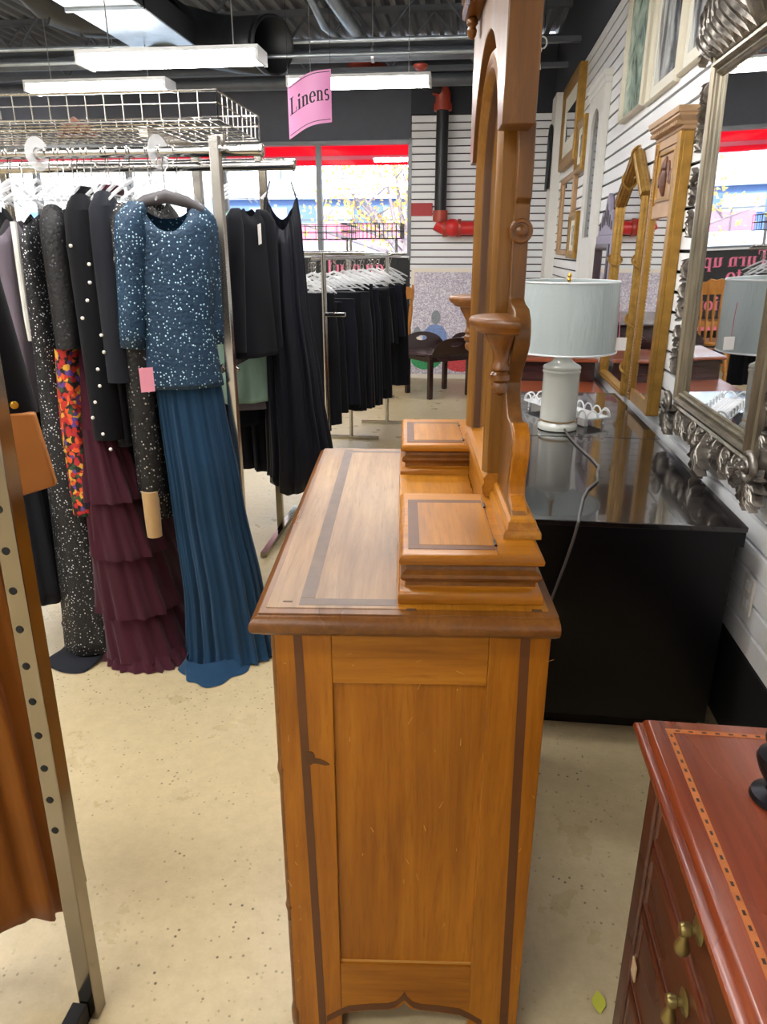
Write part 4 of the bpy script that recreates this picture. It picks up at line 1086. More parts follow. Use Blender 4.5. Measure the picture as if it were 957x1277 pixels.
def orn(me, nm, y, z, ang, s=1, x=.812, flip=1):
    o = link(nm, me, None, t); o.location = (x - XW, y - 2.45, z - .71); o.rotation_euler = (ang, 0, 0); o.scale = (s, s * flip, s); return o
# bottom border: alternating leaves and scrolls
y = gy0 - .12; i = 0
while y < gy1 + .14:
    orn(LF, 'acanthus_leaf', y, gz0 - .070, PI + rnd.uniform(-.5, .5), rnd.uniform(.95, 1.2), .808)
    orn(LF, 'acanthus_leaf', y + .03, gz0 - .10, PI + (.9 if i % 2 else -.9), rnd.uniform(.7, .9), .800)
    orn(SCR, 'scroll', y + .05, gz0 - .105 + rnd.uniform(-.015, .015), rnd.uniform(0, 6), rnd.uniform(.6, .85), .802, -1 if i % 2 else 1)
    y += .088; i += 1
for (yy, z, s) in ((2.43, gz0 - .10, 1.5), (2.43, gz0 - .13, 1.1)):
    orn(LF, 'acanthus_leaf', yy, z, PI, s, .800)
for yy, sg in ((gy0 - .11, 1), (gy1 + .11, -1)):
    for a in (2.2, 2.7, 3.2, 3.7, 4.2): orn(LF, 'acanthus_leaf', yy, gz0 - .09, a, 1.15, .800)
    orn(SCR, 'scroll', yy, gz0 - .07, 1.0, 1.2, .792)
    z = gz0 + .04; i = 0
    while z < gz1 + .05:
        orn(LF, 'acanthus_leaf', yy - sg * .0, z, sg * (1.15 if i % 2 else 1.9) * 1.0 if yy < 2.4 else -1.6 + rnd.uniform(-.9, .9), .85, .806)
        if i % 2: orn(SCR, 'scroll', yy - sg * .012, z + .04, rnd.uniform(0, 6), .62, .81)
        z += .07; i += 1
    for a in (-1.2, -.6, 0, .6, 1.2): orn(LF, 'acanthus_leaf', yy, gz1 + .09, a, 1.1, .80)
# crest: long fanned plumes
for i in range(15):
    yy = gy1 + .10 - i * .062
    q = abs(yy - (gy0 + gy1) / 2) / .45
    orn(LONG, 'plume', yy, gz1 + .06, (.42 if yy > 2.43 else -.42) * (-1) , 1.15 + .8 * max(0, 1 - q), .806)
t.rotation_euler = (0, R(-1.2), 0)
# light switch on the slat wall
t = thing('wall_outlet', 'white outlet plate on the slat wall beside the black cabinet', 'outlet', (XW, 2.0, .43))
MB().box(XW - .008, XW, 1.965, 2.035, .42, .535).build('plate', 'switch_white', t, True, bevel=.002)
for z in (.452, .503): MB().box(XW - .010, XW - .006, 1.985, 2.015, z - .015, z + .015).build('socket', 'white_metal', t, True, bevel=.002)
# ------------------------------------------------------------------ back of the shop: painting, tray table, chair
t = thing('speckled_painting', 'large speckled lilac painting with two small figures leaning on the back wall', 'painting', (-.25, 8.5, 0), 0, rx=R(-24.5))
# local: x along the wall, z up the leaning canvas, front is -y
MB().box(-.46, .74, 0, .028, 0, 1.33).build('stretcher', 'cream_canvas_edge', t)
cv = MB().box(-.42, .70, -.002, 0, .05, 1.28).build('canvas', 'speckled_canvas', t)
def flat(poly, mat, nm, y=-.004): MB().prism(poly, 'y', y, y + .0012).build(nm, mat, cv)
ell = lambda cx, cz, rx, rz, n=18: [(cx + rx * math.cos(2*PI*k/n), cz + rz * math.sin(2*PI*k/n)) for k in range(n)]
flat([(-.30, .42), (-.28, .56), (-.22, .63), (-.14, .65), (-.06, .62), (-.01, .54), (.0, .42), (-.1, .40)], 'canvas_blue', 'blue_figure')
flat(ell(-.145, .73, .055, .085), 'canvas_grey', 'figure_head')
flat(ell(-.46 + .10, .55, .042, .065), 'canvas_grey', 'figure_head', -.005)
flat([(-.41, .42), (-.40, .49), (-.36, .51), (-.32, .49), (-.31, .42)], 'cream_canvas_edge', 'small_figure')
flat([(-.42, .24)] + [(-.24 + .18 * math.cos(R(k)), .22 + .12 * math.sin(R(k))) for k in range(180, 361, 20)] + [(-.06, .24)], 'canvas_green', 'green_shape')
flat([(-.05, .24)] + [(.16 + .21 * math.cos(R(k)), .22 + .14 * math.sin(R(k))) for k in range(180, 361, 20)] + [(.37, .24)], 'canvas_red', 'red_shape')
# butler tray table
t = thing('tray_table', 'dark mahogany butler tray table with raised hinged sides in front of the painting', 'table', (-.31, 7.52, 0), R(37))
MB().rectloft(-.29, .30, -.27, .27, [(.004, .425), (0, .43), (0, .445), (.004, .45)]).build('tray', 'dark_table', t)
MB().box(-.26, .27, -.24, .24, .37, .425).build('apron', 'dark_table', t)
for xx in (-.25, .22):
    for yy in (-.23, .19): MB().box(xx, xx + .045, yy, yy + .045, 0, .37).build('leg', 'dark_table', t, bevel=.003)
def flap(w, h, n=18):
    out = [(w/2 * math.cos(R(180 * k / n)), h * math.sin(R(180 * k / n)) ** .8) for k in range(n + 1)]
    hole = [(.07 * math.cos(2*PI*k/16), h * .62 + .028 * math.sin(2*PI*k/16)) for k in range(16)]
    return out, hole
def flapmesh(w, h):
    out, hole = flap(w, h); bm = bmesh.new(); mb = MB()
    # ring-bridged plate: outer boundary resampled to the hole's angles
    n = 40; cy = h * .62; O, Hh_ = [], []
    for k in range(n):
        a = 2 * PI * k / n; dx, dz = math.cos(a), math.sin(a)
        r = 0
        for s in range(1, 400):
            q = s * .0015; x, z = dx * q, cy + dz * q
            inside = z >= 0 and (abs(x) <= w/2) and (z <= h * max(0, 1 - (2 * x / w) ** 2) ** .4)
            if not inside: break
            r = q
        O.append((dx * r, cy + dz * r)); Hh_.append((.07 * dx, cy + .026 * dz))
    bm.free()
    rs = [[(p[0], y, p[1]) for p in P] for P, y in ((O, 0), (O, .016), (Hh_, .016), (Hh_, 0))]
    return mb.rings(rs, loop=True).mesh('side_flap')
fm1, fm2 = flapmesh(.54, .17), flapmesh(.50, .17)
for fm in (fm1, fm2): fm.materials.append(MATS['dark_table'])
for (loc, rot, fm) in (((0, .275, .445), (R(-14), 0, 0), fm1), ((0, -.275, .445), (R(-14), 0, PI), fm1), ((-.295, 0, .445), (R(-84), 0, PI/2), fm2), ((.305, 0, .445), (R(-14), 0, -PI/2), fm2)):
    o = link('side_flap', fm, None, t); o.location = loc; o.rotation_euler = rot
    o.rotation_mode = 'XYZ'
# oak chair
def oak_chair(lab, loc, rz):
    t = thing('oak_chair', lab, 'chair', loc, rz)
    MB().rings([[(.22 * x * (1 - .1 * (y > 0)) * k, .21 * y * k, z) for x, y in [(math.cos(2*PI*i/20), math.sin(2*PI*i/20)) for i in range(20)]] for k, z in ((.94, .44), (1, .45), (1, .465), (.95, .475))]).build('seat', 'chair_oak', t)
    for x, y in ((-.16, -.15), (.16, -.15), (-.14, .15), (.14, .15)):
        p0, p1 = Vector((x * 1.25, y * 1.3, 0)), Vector((x, y, .44))
        MB().tube([p0.lerp(p1, q) for q in (0, .2, .3, .36, .42, .7, 1)], [.012, .018, .023, .015, .022, .022, .014], 10).build('leg', 'chair_oak', t)
    for y in (-.17, .17): MB().tube([(-.18, y, .2), (0, y, .2), (.18, y, .2)], [.009, .014, .009], 8).build('stretcher', 'chair_oak', t)
    for x in (-.17, .17):
        P = [Vector((x, .17, .46)), Vector((x * 1.12, .27, 1.08))]
        MB().tube([P[0].lerp(P[1], q) for q in (0, .15, .25, .3, .4, .6, .72, .78, .9, 1)], [.014, .02, .022, .014, .02, .022, .014, .021, .018, .010], 10).build('back_post', 'chair_oak', t)
    for i in range(5):
        x = -.11 + i * .055
        P = [Vector((x, .18, .47)), Vector((x * 1.12, .262, .96))]
        MB().tube([P[0].lerp(P[1], q) for q in (0, .2, .45, .5, .55, .8, 1)], [.008, .014, .016, .010, .016, .013, .007], 8).build('spindle', 'chair_oak', t)
    top = [(-.18, .94), (.18, .94), (.19, 1.02), (.16, 1.06), (.09, 1.06), (.05, 1.09), (0, 1.075), (-.05, 1.09), (-.09, 1.06), (-.16, 1.06), (-.19, 1.02)]
    mb = MB(); mb.rings([[(x, .245 + z * .0 + (z - .94) * .15, z) for x, z in top], [(x, .268 + (z - .94) * .15, z) for x, z in top]])
    mb.build('crest_rail', 'chair_oak', t, bevel=.003)
    return t
oak_chair('turned oak chair with spindle back standing below the window', (-.86, 7.9, 0), R(200))
#PART_RACKS
# ------------------------------------------------------------------ clothes racks
def sq_tube(mb, x, y, z0, z1, w=.03): return mb.box(x - w/2, x + w/2, y - w/2, y + w/2, z0, z1)
rk = thing('garment_rack', 'long chrome double-rail dress rack holding the gowns at left', 'rack', (-1.6, 2.6, 0))
RX0, RX1, RYF, RYB, RZ = -2.75, -.66, 2.40, 2.82, 1.705
for (x, y) in ((-.783, 2.345), (-2.6, 2.345), (-1.02, 2.83), (-2.6, 2.83)):
    sq_tube(MB(), x, y, .02, 1.74, .030).build('upright', 'pole_chrome', rk, True, bevel=.002)
for x in (-1.02, -2.6):
    MB().box(x - .015, x + .015, 2.35, 3.10, .005, .03).build('foot_bar', 'pole_chrome', rk, True, bevel=.002)
    MB().box(x - .014, x + .014, 2.385, 2.83, 1.745, 1.775).build('cross_bar', 'pole_chrome', rk, True)
for y in (RYF, RYB):
    q = MB().tube([(RX0, y, RZ), (RX1, y, RZ)], .016, 14).build('hang_rail', 'pole_chrome', rk, True)
    MB().lathe([(.017, RX1), (.019, RX1 + .002), (.019, RX1 + .010), (.012, RX1 + .014)], 14, (0, y, RZ), 'x').build('end_cap', 'pole_chrome', q, True)
    for x in (-.783, -2.6):
        MB().box(x - .012, x + .012, y - .012, y + .012, RZ + .014, 1.75).build('rail_bracket', 'pole_chrome', q, True)
# wire basket shelf on top of the rack
wbk = thing('wire_basket', 'chrome wire basket shelf on top of the gown rack at upper left', 'basket', (-1.7, 2.5, 1.775))
bx0, bx1, by0, by1, bz0, bz1 = -2.7, -.752, 2.30, 2.74, 1.775, 1.852
mb = MB(); n = int((bx1 - bx0) / .035)
for i in range(n + 1):
    x = bx0 + (bx1 - bx0) * i / n; mb.tube([(x, by0, bz0), (x, by1, bz0)], .0014, 5)
for i in range(9):
    y = by0 + (by1 - by0) * i / 8; mb.tube([(bx0, y, bz0), (bx1, y, bz0)], .0020, 5)
mb.build('floor_grid', 'pole_chrome', wbk, True, kind='stuff')
def fence_side(p0, p1, n):
    mb = MB(); P0, P1 = Vector(p0), Vector(p1)
    for i in range(n + 1):
        p = P0.lerp(P1, i / n); mb.tube([p, p + Vector((0, 0, bz1 - bz0))], .0022, 6)
    for h in (0, .045): mb.tube([P0 + Vector((0, 0, h)), P1 + Vector((0, 0, h))], .0022, 6)
    return mb
fence_side((bx0, by0, bz0), (bx1, by0, bz0), 34).build('front_wires', 'pole_chrome', wbk, True, kind='stuff')
fence_side((bx0, by1, bz0), (bx1, by1, bz0), 34).build('rear_wires', 'pole_chrome', wbk, True, kind='stuff')
for x in (bx0, bx1): fence_side((x, by0, bz0), (x, by1, bz0), 9).build('end_wires', 'pole_chrome', wbk, True, kind='stuff')
MB().tube([(bx0, by0, bz1), (bx1, by0, bz1), (bx1, by1, bz1), (bx0, by1, bz1)], .0036, 8, closed=True).build('rim', 'pole_chrome', wbk, True)
t = thing('carved_crest', 'small brown carved wooden crest lying in the wire basket', 'ornament', (-1.36, 2.62, 1.777))
MB().prism([(-.07, 0), (.07, 0), (.075, .02), (.05, .028), (.045, .05), (.02, .046), (0, .066), (-.02, .046), (-.045, .05), (-.05, .028), (-.075, .02)], 'y', -.012, .012).build('board', 'carved_brown', t, bevel=.003)
for x in (-.035, 0, .035): MB().sphere((x, -.014, .022), .012, 10, 7).build('boss', 'carved_brown', t)
# round size dividers
def divider(x, y, lab):
    t = thing('size_divider', lab, 'divider', (x, y, RZ - .06), R(76), group='size dividers on the gown rack')
    n = 32; ro, ri = .050, .019
    ring = lambda r, yy: [(r * math.cos(2*PI*k/n), yy, .06 + r * math.sin(2*PI*k/n)) for k in range(n)]
    MB().rings([ring(ri, -.0015), ring(ro, -.0015), ring(ro, .0015), ring(ri, .0015)], loop=True).build('disc', 'clear_plastic', t)
    MB().box(-.012, .012, -.0022, -.0014, .022, .036).build('size_label', 'tag_white', t)
divider(-1.385, RYF, 'white round size divider on the gown rail, left one')
divider(-.985, RYF, 'white round size divider on the gown rail above the blue gown')

# hangers
def hanger_mesh(w=.20):
    hk = MB().tube([(.018 * math.cos(R(a)) * 1.0, 0, .0 + .018 * math.sin(R(a))) for a in range(200, -61, -20)] + [(.0, 0, -.035), (0, 0, -.07)], .0018, 6)
    b = MB(); b.tube([(-w, 0, -.145), (-w * .6, 0, -.115), (0, 0, -.075), (w * .6, 0, -.115), (w, 0, -.145)], [.003, .0045, .005, .0045, .003], 8, 1.4)
    b.tube([(-w * .8, 0, -.13), (0, 0, -.135), (w * .8, 0, -.13)], .0022, 6)
    return hk, b
hk, hb = hanger_mesh()
HK = hk.mesh('hook'); HK.materials.append(MATS['pole_chrome'])
HB = hb.mesh('shoulder_bar'); HB.materials.append(MATS['clear_plastic'])
HGW = MB().tube([(-.105, 0, -.128), (-.06, 0, -.105), (0, 0, -.09), (.06, 0, -.105), (.105, 0, -.128)], [.009, .013, .015, .013, .009], 10, 1.3).mesh('shoulder_bar'); HGW.materials.append(MATS['hanger_grey'])
def hanger(x, y, rz, lab, group, z=RZ, bar=None, s=1.0):
    t = thing('clothes_hanger', lab, 'hanger', (x, y, z), rz, group)
    link('hook', HK, None, t); b = link('shoulder_bar', bar or HB, None, t); b.scale = (s, 1, 1)
    return t

# garments ---------------------------------------------------------------
def body(rows, folds=(9, .0, .02), N=72, M=34, drop=.07, scoop=.05, nw=.35, power=2.4, seed=0, hemwave=0.0):
    rnd = random.Random(seed); ph = [rnd.uniform(0, 6.28) for _ in range(6)]
    zt, zb = rows[0][0], rows[-1][0]
    rs = []
    for i in range(M + 1):
        q = i / M; z = lerp(zt, zb, q)
        hw, hd, sx, sy = interp(rows, z)
        amp = lerp(folds[1], folds[2], q ** 1.2)
        wt = max(0, 1 - q / .22) ** 1.5
        ring = []
        for k in range(N):
            a = 2 * PI * k / N; ca, sa = math.cos(a), math.sin(a)
            x = math.copysign(abs(ca) ** (2 / power), ca); y = math.copysign(abs(sa) ** (2 / power), sa)
            f = math.sin(folds[0] * a + ph[0] + .8 * math.sin(2 * a + ph[1]) + q * .8) * .62 + math.sin(folds[0] * 1.7 * a + ph[2] - q) * .38
            X = x * (hw + amp * f * .5); Y = y * (hd + amp * f) + amp * .4 * f * (1 - abs(x))
            zz = z - wt * drop * abs(x) ** 1.4
            if abs(x) < nw: zz -= wt * scoop * (1 - (x / nw) ** 2) * (1.0 if y < 0 else .55)
            if hemwave and i == M: zz += hemwave * math.sin(3 * a + ph[3])
            ring.append((X + sx, Y + sy, zz))
        rs.append(ring)
    return MB().rings(rs, False, True)
def sleeve(x, z0, z1, r0, r1, out=.03, y=0, fl=1.0, yb=0):
    s = 1 if x > 0 else -1; pts, rad = [(x - s * .055, y * .4, z0 + .040), (x - s * .030, y * .7, z0 + .030)], [r0 * .30, r0 * .62]
    for k in range(9):
        q = k / 8; pts.append((x + s * (out * q - .012), y + yb * q, lerp(z0, z1, q))); rad.append(lerp(r0, r1, q) * (1 if k else .92))
    return MB().tube(pts, rad, 14, fl)
def garment(name, lab, cat, x, y, rz, parts, group=None):
    t = thing(name, lab, cat, (x, y, 0), rz, group)
    for nm, mb, mat in parts: mb.build(nm, mat, t, sharp=100)
    return t
def tagp(t, x, y, z, mat='tag_white', w=.032, h=.05, rot=.2):
    mb = MB(); c, s = math.cos(rot), math.sin(rot); P = []
    for (a, b) in ((-w/2, 0), (w/2, 0), (w/2, -h), (-w/2, -h)): P.append((x + a * c, y + a * s * .0, z + b + a * s))
    mb.rings([[(p[0], y - .0006, p[2]) for p in P], [(p[0], y + .0006, p[2]) for p in P]]); mb.build('price_tag', mat, t)
Q = PI / 2
GG = 'gowns on the long chrome rack'
# teal gown hung facing out
g = garment('blue_gown', 'teal blue floor-length gown with sequined bodice facing out on the rack', 'gown', -.922, 2.27, R(20), [
    ('bodice', body([(1.555, .118, .022, 0, 0), (1.50, .132, .05, 0, 0), (1.36, .128, .06, 0, 0), (1.18, .112, .06, 0, 0), (1.05, .124, .065, 0, 0), (1.00, .130, .068, 0, 0)], (5, .0, .006), drop=.035, scoop=.085, nw=.60, seed=1), 'blue_sequin'),
    ('skirt', body([(1.07, .098, .045, .01, 0), (.95, .105, .055, .02, 0), (.6, .118, .075, .045, 0), (.25, .135, .09, .075, -.01), (.05, .155, .10, .085, -.02), (.008, .165, .11, .085, -.03)], (21, .006, .020), drop=0, scoop=0, seed=2, N=180), 'teal_chiffon'),
    ('train', body([(.040, .075, .05, .0, -.09), (.014, .10, .075, .01, -.12), (.003, .115, .085, .02, -.13)], (4, .010, .040), drop=0, scoop=0, seed=4, M=8), 'teal_chiffon')], GG)
sleeve(-.118, 1.50, 1.13, .050, .038, .035, -.03).build('sleeve', 'blue_sequin', g, sharp=100)
sleeve(.118, 1.50, 1.13, .046, .036, .005, .03).build('sleeve', 'blue_sequin', g, sharp=100)
tagp(g, -.105, -.085, 1.075, 'tag_pink', .042, .075, 0.05)
hanger(-.922, 2.27, R(20), 'dark grey hanger carrying the teal gown', None, z=1.66, bar=HGW)

# dresses edge-on along the rail (near edge is local -x)
def edge(name, lab, cat, x, rz, parts, hang=True):
    g = garment(name, lab, cat, x, RYF, Q + rz, parts, GG)
    if hang: hanger(x, RYF, Q + rz, 'clear plastic hanger on the gown rail', 'clear hangers on the gown rack', s=.95)
    return g
B = lambda z0, z1, w0, w1, d0, d1, **k: body([(z0, w0 * .86, .015, 0, 0), (z0 - .07, w0, d0, 0, 0), (lerp(z0, z1, .35), lerp(w0, w1, .15), lerp(d0, d1, .3), 0, 0), (z1, w1, d1, 0, 0)], **k)
edge('black_dress', 'dark grey beaded dress just behind the teal gown', 'dress', -1.015, R(-6), [('body', B(1.585, .55, .19, .18, .035, .05, folds=(5, 0, .012), seed=11), 'black_sequin')])
g = edge('sequin_coat', 'black sequined long coat with tan cuff left of the teal gown', 'coat', -1.085, R(4), [('body', B(1.575, .62, .20, .19, .04, .055, folds=(5, 0, .01), seed=12), 'black_sequin')])
sleeve(-.185, 1.50, .64, .048, .036, .02, -.03).build('sleeve', 'black_sequin', g); MB().tube([(-.215, -.03, .66), (-.217, -.03, .58), (-.218, -.03, .50)], [.028, .027, .025], 14).build('cuff', 'gold_cuff', g)
g = edge('charcoal_coat', 'plain charcoal coat with long sleeve next to the sequined coat', 'coat', -1.155, R(8), [('body', B(1.575, .80, .19, .18, .03, .04, folds=(4, 0, .008), seed=13), 'charcoal_cloth')])
sleeve(-.175, 1.53, 1.02, .055, .046, .035, -.03).build('sleeve', 'charcoal_cloth', g); tagp(g, -.215, -.07, 1.03, 'tag_white', .035, .075, .3)
MB().lathe([(.034, 1.575), (.040, 1.595), (.036, 1.61)], 18, (0, 0, 0), sx=1.6).build('collar', 'maroon_cloth', g)
g = edge('pearl_coat', 'black velvet coat dotted with pearls', 'coat', -1.235, R(10), [('body', B(1.585, .80, .185, .19, .035, .05, folds=(4, 0, .008), seed=14), 'black_velvet')])
sleeve(-.175, 1.52, .83, .060, .052, .02, -.03).build('sleeve', 'black_velvet', g)
rp = random.Random(21)
pm = MB().sphere((0, 0, 0), .0058, 8, 6).mesh('pearl'); pm.materials.append(MATS['pearl'])
for i in range(13):
    z = 1.43 - i * .052; a = rp.uniform(-.6, .9)
    cx, cy = -.185 - .0, -.03; r_ = lerp(.060, .052, (1.52 - z) / .69) + .001
    o = link('pearl', pm, None, g); o.location = (cx - r_ * math.cos(a) - .008, cy - r_ * math.sin(a), z)
for i in range(9):
    o = link('pearl', pm, None, g); o.location = (-.12 + .03 * (i % 2), -.052, 1.42 - i * .068)
MB().lathe([(.034, 1.54), (.034, 1.585), (.028, 1.605), (.024, 1.605), (.026, 1.57)], 18, (-.03, 0, 0), sx=1.6, sy=.8).build('collar', 'black_velvet', g)
g = edge('maroon_gown', 'maroon tulle gown with tiered skirt reaching the floor', 'gown', -1.275, R(4), [
    ('bodice', body([(1.52, .11, .015, .0, 0), (1.46, .13, .03, -.01, 0), (1.15, .12, .045, -.02, 0), (.92, .14, .06, -.04, -.01), (.84, .15, .07, -.05, -.02)], (5, 0, .006), drop=.03, scoop=.06, nw=.7, seed=15), 'maroon_cloth')])
tiers = [(.86, .62, .14, .20, .075, .115, -.03, -.07), (.66, .42, .18, .215, .10, .135, -.055, -.085), (.44, .20, .20, .225, .12, .15, -.07, -.10), (.22, .03, .21, .235, .135, .165, -.085, -.12)]
for i, (za, zb, wa, wb_, da, db, sa, sb) in enumerate(tiers):
    body([(za, wa, da, -.06, sa), ((za + zb) / 2, (wa + wb_) / 2, (da + db) / 2, -.06, (sa + sb) / 2), (zb, wb_, db, -.06, sb)], (16, .006, .022), N=120, M=12, drop=0, scoop=0, seed=30 + i).build('skirt_tier', 'maroon_tulle', g, sharp=80)
body([(.06, .22, .155, -.06, -.12), (.004, .25, .185, -.06, -.135)], (30, .012, .022), N=160, M=4, drop=0, scoop=0, seed=40).build('hem_ruffle', 'maroon_tulle', g, sharp=80)
g = edge('floral_dress', 'black dress with bright red and yellow floral skirt', 'dress', -1.325, R(10), [
    ('bodice', B(1.565, 1.10, .185, .17, .03, .045, folds=(5, 0, .008), seed=16), 'black_lace'),
    ('skirt', body([(1.12, .175, .050, -.02, 0), (.9, .19, .060, -.025, 0), (.565, .205, .070, -.03, 0)], (7, .003, .014), drop=0, scoop=0, seed=17), 'floral')])
sleeve(-.165, 1.50, 1.12, .045, .04, .025, -.02).build('sleeve', 'black_lace', g)
edge('sequin_gown', 'black gown covered in silver dots with hem trailing on the floor', 'gown', -1.40, R(8), [
    ('body', body([(1.54, .14, .015, 0, 0), (1.47, .17, .035, 0, 0), (1.1, .17, .05, -.01, 0), (.6, .20, .085, -.03, -.02), (.2, .215, .105, -.04, -.03), (.03, .22, .115, -.04, -.03)], (5, 0, .014), drop=.05, scoop=.06, seed=18), 'black_dots'),
    ('train', body([(.022, .19, .10, -.06, -.02), (.010, .22, .12, -.08, .01), (.003, .235, .13, -.08, .03)], (3, .012, .055), drop=0, scoop=0, seed=19, M=8), 'charcoal_cloth')])
g = edge('grey_dress', 'mauve grey dress with white straps near the left end of the rail', 'dress', -1.485, R(8), [('body', B(1.53, .9, .17, .17, .03, .04, folds=(6, 0, .01), seed=20), 'mauve_cloth')])
MB().tube([(-.13, -.04, 1.50), (-.15, -.045, 1.35), (-.155, -.045, 1.2), (-.15, -.045, 1.14)], .010, 8).build('white_strap', 'white_paint', g)
edge('black_skirt_dress', 'long plain black pleated dress hanging clear of the floor at far left', 'dress', -1.575, R(10), [('body', body([(1.57, .16, .015, 0, 0), (1.50, .19, .035, 0, 0), (1.0, .19, .06, -.02, -.02), (.24, .24, .10, -.05, -.03)], (10, .004, .022), N=110, drop=.06, seed=22, hemwave=.012), 'black_cloth')])
edge('black_jacket_dress', 'plain black dress at the left end of the gown rail', 'dress', -1.68, R(6), [('body', B(1.56, .35, .19, .21, .04, .08, folds=(8, .003, .016), seed=23), 'black_velvet')])
# row on the rear rail: tops show between the front gowns
rear = [(-1.10, 'black_cloth'), (-1.20, 'black_velvet'), (-1.30, 'grey_knit'), (-1.40, 'black_lace'), (-1.5, 'grey_knit'), (-1.6, 'navy_cloth'), (-1.7, 'black_cloth')]
ords = ['first', 'second', 'third', 'fourth', 'fifth', 'sixth', 'seventh', 'eighth', 'ninth']
for i, (x, m) in enumerate(rear):
    colr = {'navy_cloth': 'navy', 'charcoal_cloth': 'charcoal', 'black_cloth': 'plain black', 'black_velvet': 'black velvet', 'grey_knit': 'pale grey knitted', 'black_lace': 'black lace'}[m]
    garment('rear_dress', '%s dress on the rear rail, %s from the right post' % (colr, ords[i]), 'dress', x, RYB, Q + R(6), [('body', B(1.54, .45, .19, .20, .03, .05, folds=(6, 0, .014), seed=70 + i, M=20, N=48), m)], 'dresses on the rear rail')
    hanger(x, RYB, Q + R(6), 'clear plastic hanger on the rear rail of the gown rack', 'clear hangers on the rear rail')
for i in range(16):
    hanger(-.93 - i * .047, RYF, Q + R(random.uniform(-12, 12)), 'clear plastic hanger on the gown rail', 'clear hangers on the gown rack', s=.8)

# ------------------------------------------------------------------ second rack with mint top and black evening wear
r2 = thing('garment_rack', 'chrome rack behind the teal gown with waterfall arm and black clothes', 'rack', (-1.3, 3.45, 0))
for x in (-.955, -2.2):
    sq_tube(MB(), x, 3.50, .02, 1.80, .032).build('upright', 'pole_steel', r2, True, bevel=.002)
    MB().box(x - .015, x + .015, 3.15, 3.85, .004, .028).build('foot_bar', 'pole_steel', r2, True)
MB().tube([(-2.3, 3.5, 1.79), (-.80, 3.5, 1.79)], .014, 12).build('hang_rail', 'pole_chrome', r2, True)
q = MB(); q.rings([[(-1.075, 3.03, .915), (-1.055, 3.03, .915), (-1.055, 3.03, .945), (-1.075, 3.03, .945)], [(-.925, 3.49, 1.0), (-.905, 3.49, 1.0), (-.905, 3.49, 1.03), (-.925, 3.49, 1.03)]]).build('waterfall_arm', 'pole_chrome', r2, True)
MB().sphere((-1.0, 3.08, .93), .013, 10, 8).build('arm_ball', 'pole_chrome', r2, True)
G2 = 'clothes on the second rack'
g = garment('black_jacket', 'black long-sleeved top hanging beside the mint dress', 'jacket', -.945, 3.20, R(62), [('body', B(1.60, .97, .12, .13, .035, .05, folds=(4, 0, .008), seed=80), 'black_cloth')], G2)
for s in (-1, 1): sleeve(s * .11, 1.53, 1.0, .042, .034, .02, -.01).build('sleeve', 'black_cloth', g)
tagp(g, 0, -.06, 1.52, 'tag_white', .02, .08, .3)
garment('mint_dress', 'pale mint green dress behind the black long-sleeved top', 'dress', -1.045, 3.36, R(40), [('body', body([(1.60, .10, .015, 0, 0), (1.53, .11, .04, 0, 0), (1.1, .12, .07, 0, 0), (.74, .16, .10, .02, 0)], (8, .002, .016), seed=81), 'mint_cloth')], G2)
garment('grey_green_top', 'grey green skirt peeking out below the mint dress', 'skirt', -1.0, 3.42, R(40), [('body', body([(1.1, .12, .05, 0, 0), (.70, .16, .09, 0, 0)], (7, .002, .012), drop=0, scoop=0, seed=82), 'mauve_cloth')], G2)
garment('teal_top', 'dark teal dress hem below the mint dress', 'dress', -1.14, 3.44, R(35), [('body', body([(1.55, .14, .02, 0, 0), (1.45, .16, .05, 0, 0), (.60, .15, .08, 0, 0)], (6, .002, .012), seed=83), 'navy_cloth')], G2)
for i, (x, y, zb) in enumerate(((-1.13, 3.62, .33), (-1.04, 3.66, .33), (-.99, 3.6, .33), (-1.24, 3.6, .36), (-1.34, 3.6, .4))):
    garment('navy_trousers', 'dark navy trousers on the second rack, %s from the left gown post' % ords[i], 'trousers', x, y, R(40), [('body', body([(1.45, .11, .03, 0, 0), (1.2, .13, .05, 0, 0), (zb, .12, .05, 0, 0)], (6, .002, .014), drop=0, scoop=0, seed=84 + i, M=20), 'navy_cloth')], G2)
g = garment('black_slip_dress', 'long black satin slip dress facing out on the second rack post', 'dress', -.845, 3.38, R(12), [('body', body([(1.60, .072, .012, 0, 0), (1.50, .085, .035, 0, 0), (1.2, .10, .05, .0, 0), (.8, .130, .075, .02, 0), (.46, .155, .09, .04, 0), (.33, .15, .09, .03, 0)], (13, .006, .030), N=130, drop=-.035, scoop=.10, nw=.85, seed=88, hemwave=.05), 'black_satin')], G2)
for s in (-1, 1): MB().tube([(s * .066, -.005, 1.63), (s * .055, 0, 1.67), (s * .045, 0, 1.70)], .003, 6).build('strap', 'black_satin', g)
for k in range(3): hanger(-.845, 3.38 + .02 * k, R(12), 'clear plastic hanger above the black satin slip dress', 'clear hangers at the slip dress', z=1.775, s=.45)
for k in range(4): hanger(-1.03 - .03 * k, 3.5, R(60), 'clear plastic hanger above the black long-sleeved top', 'clear hangers on the second rack', z=1.775, s=.7)

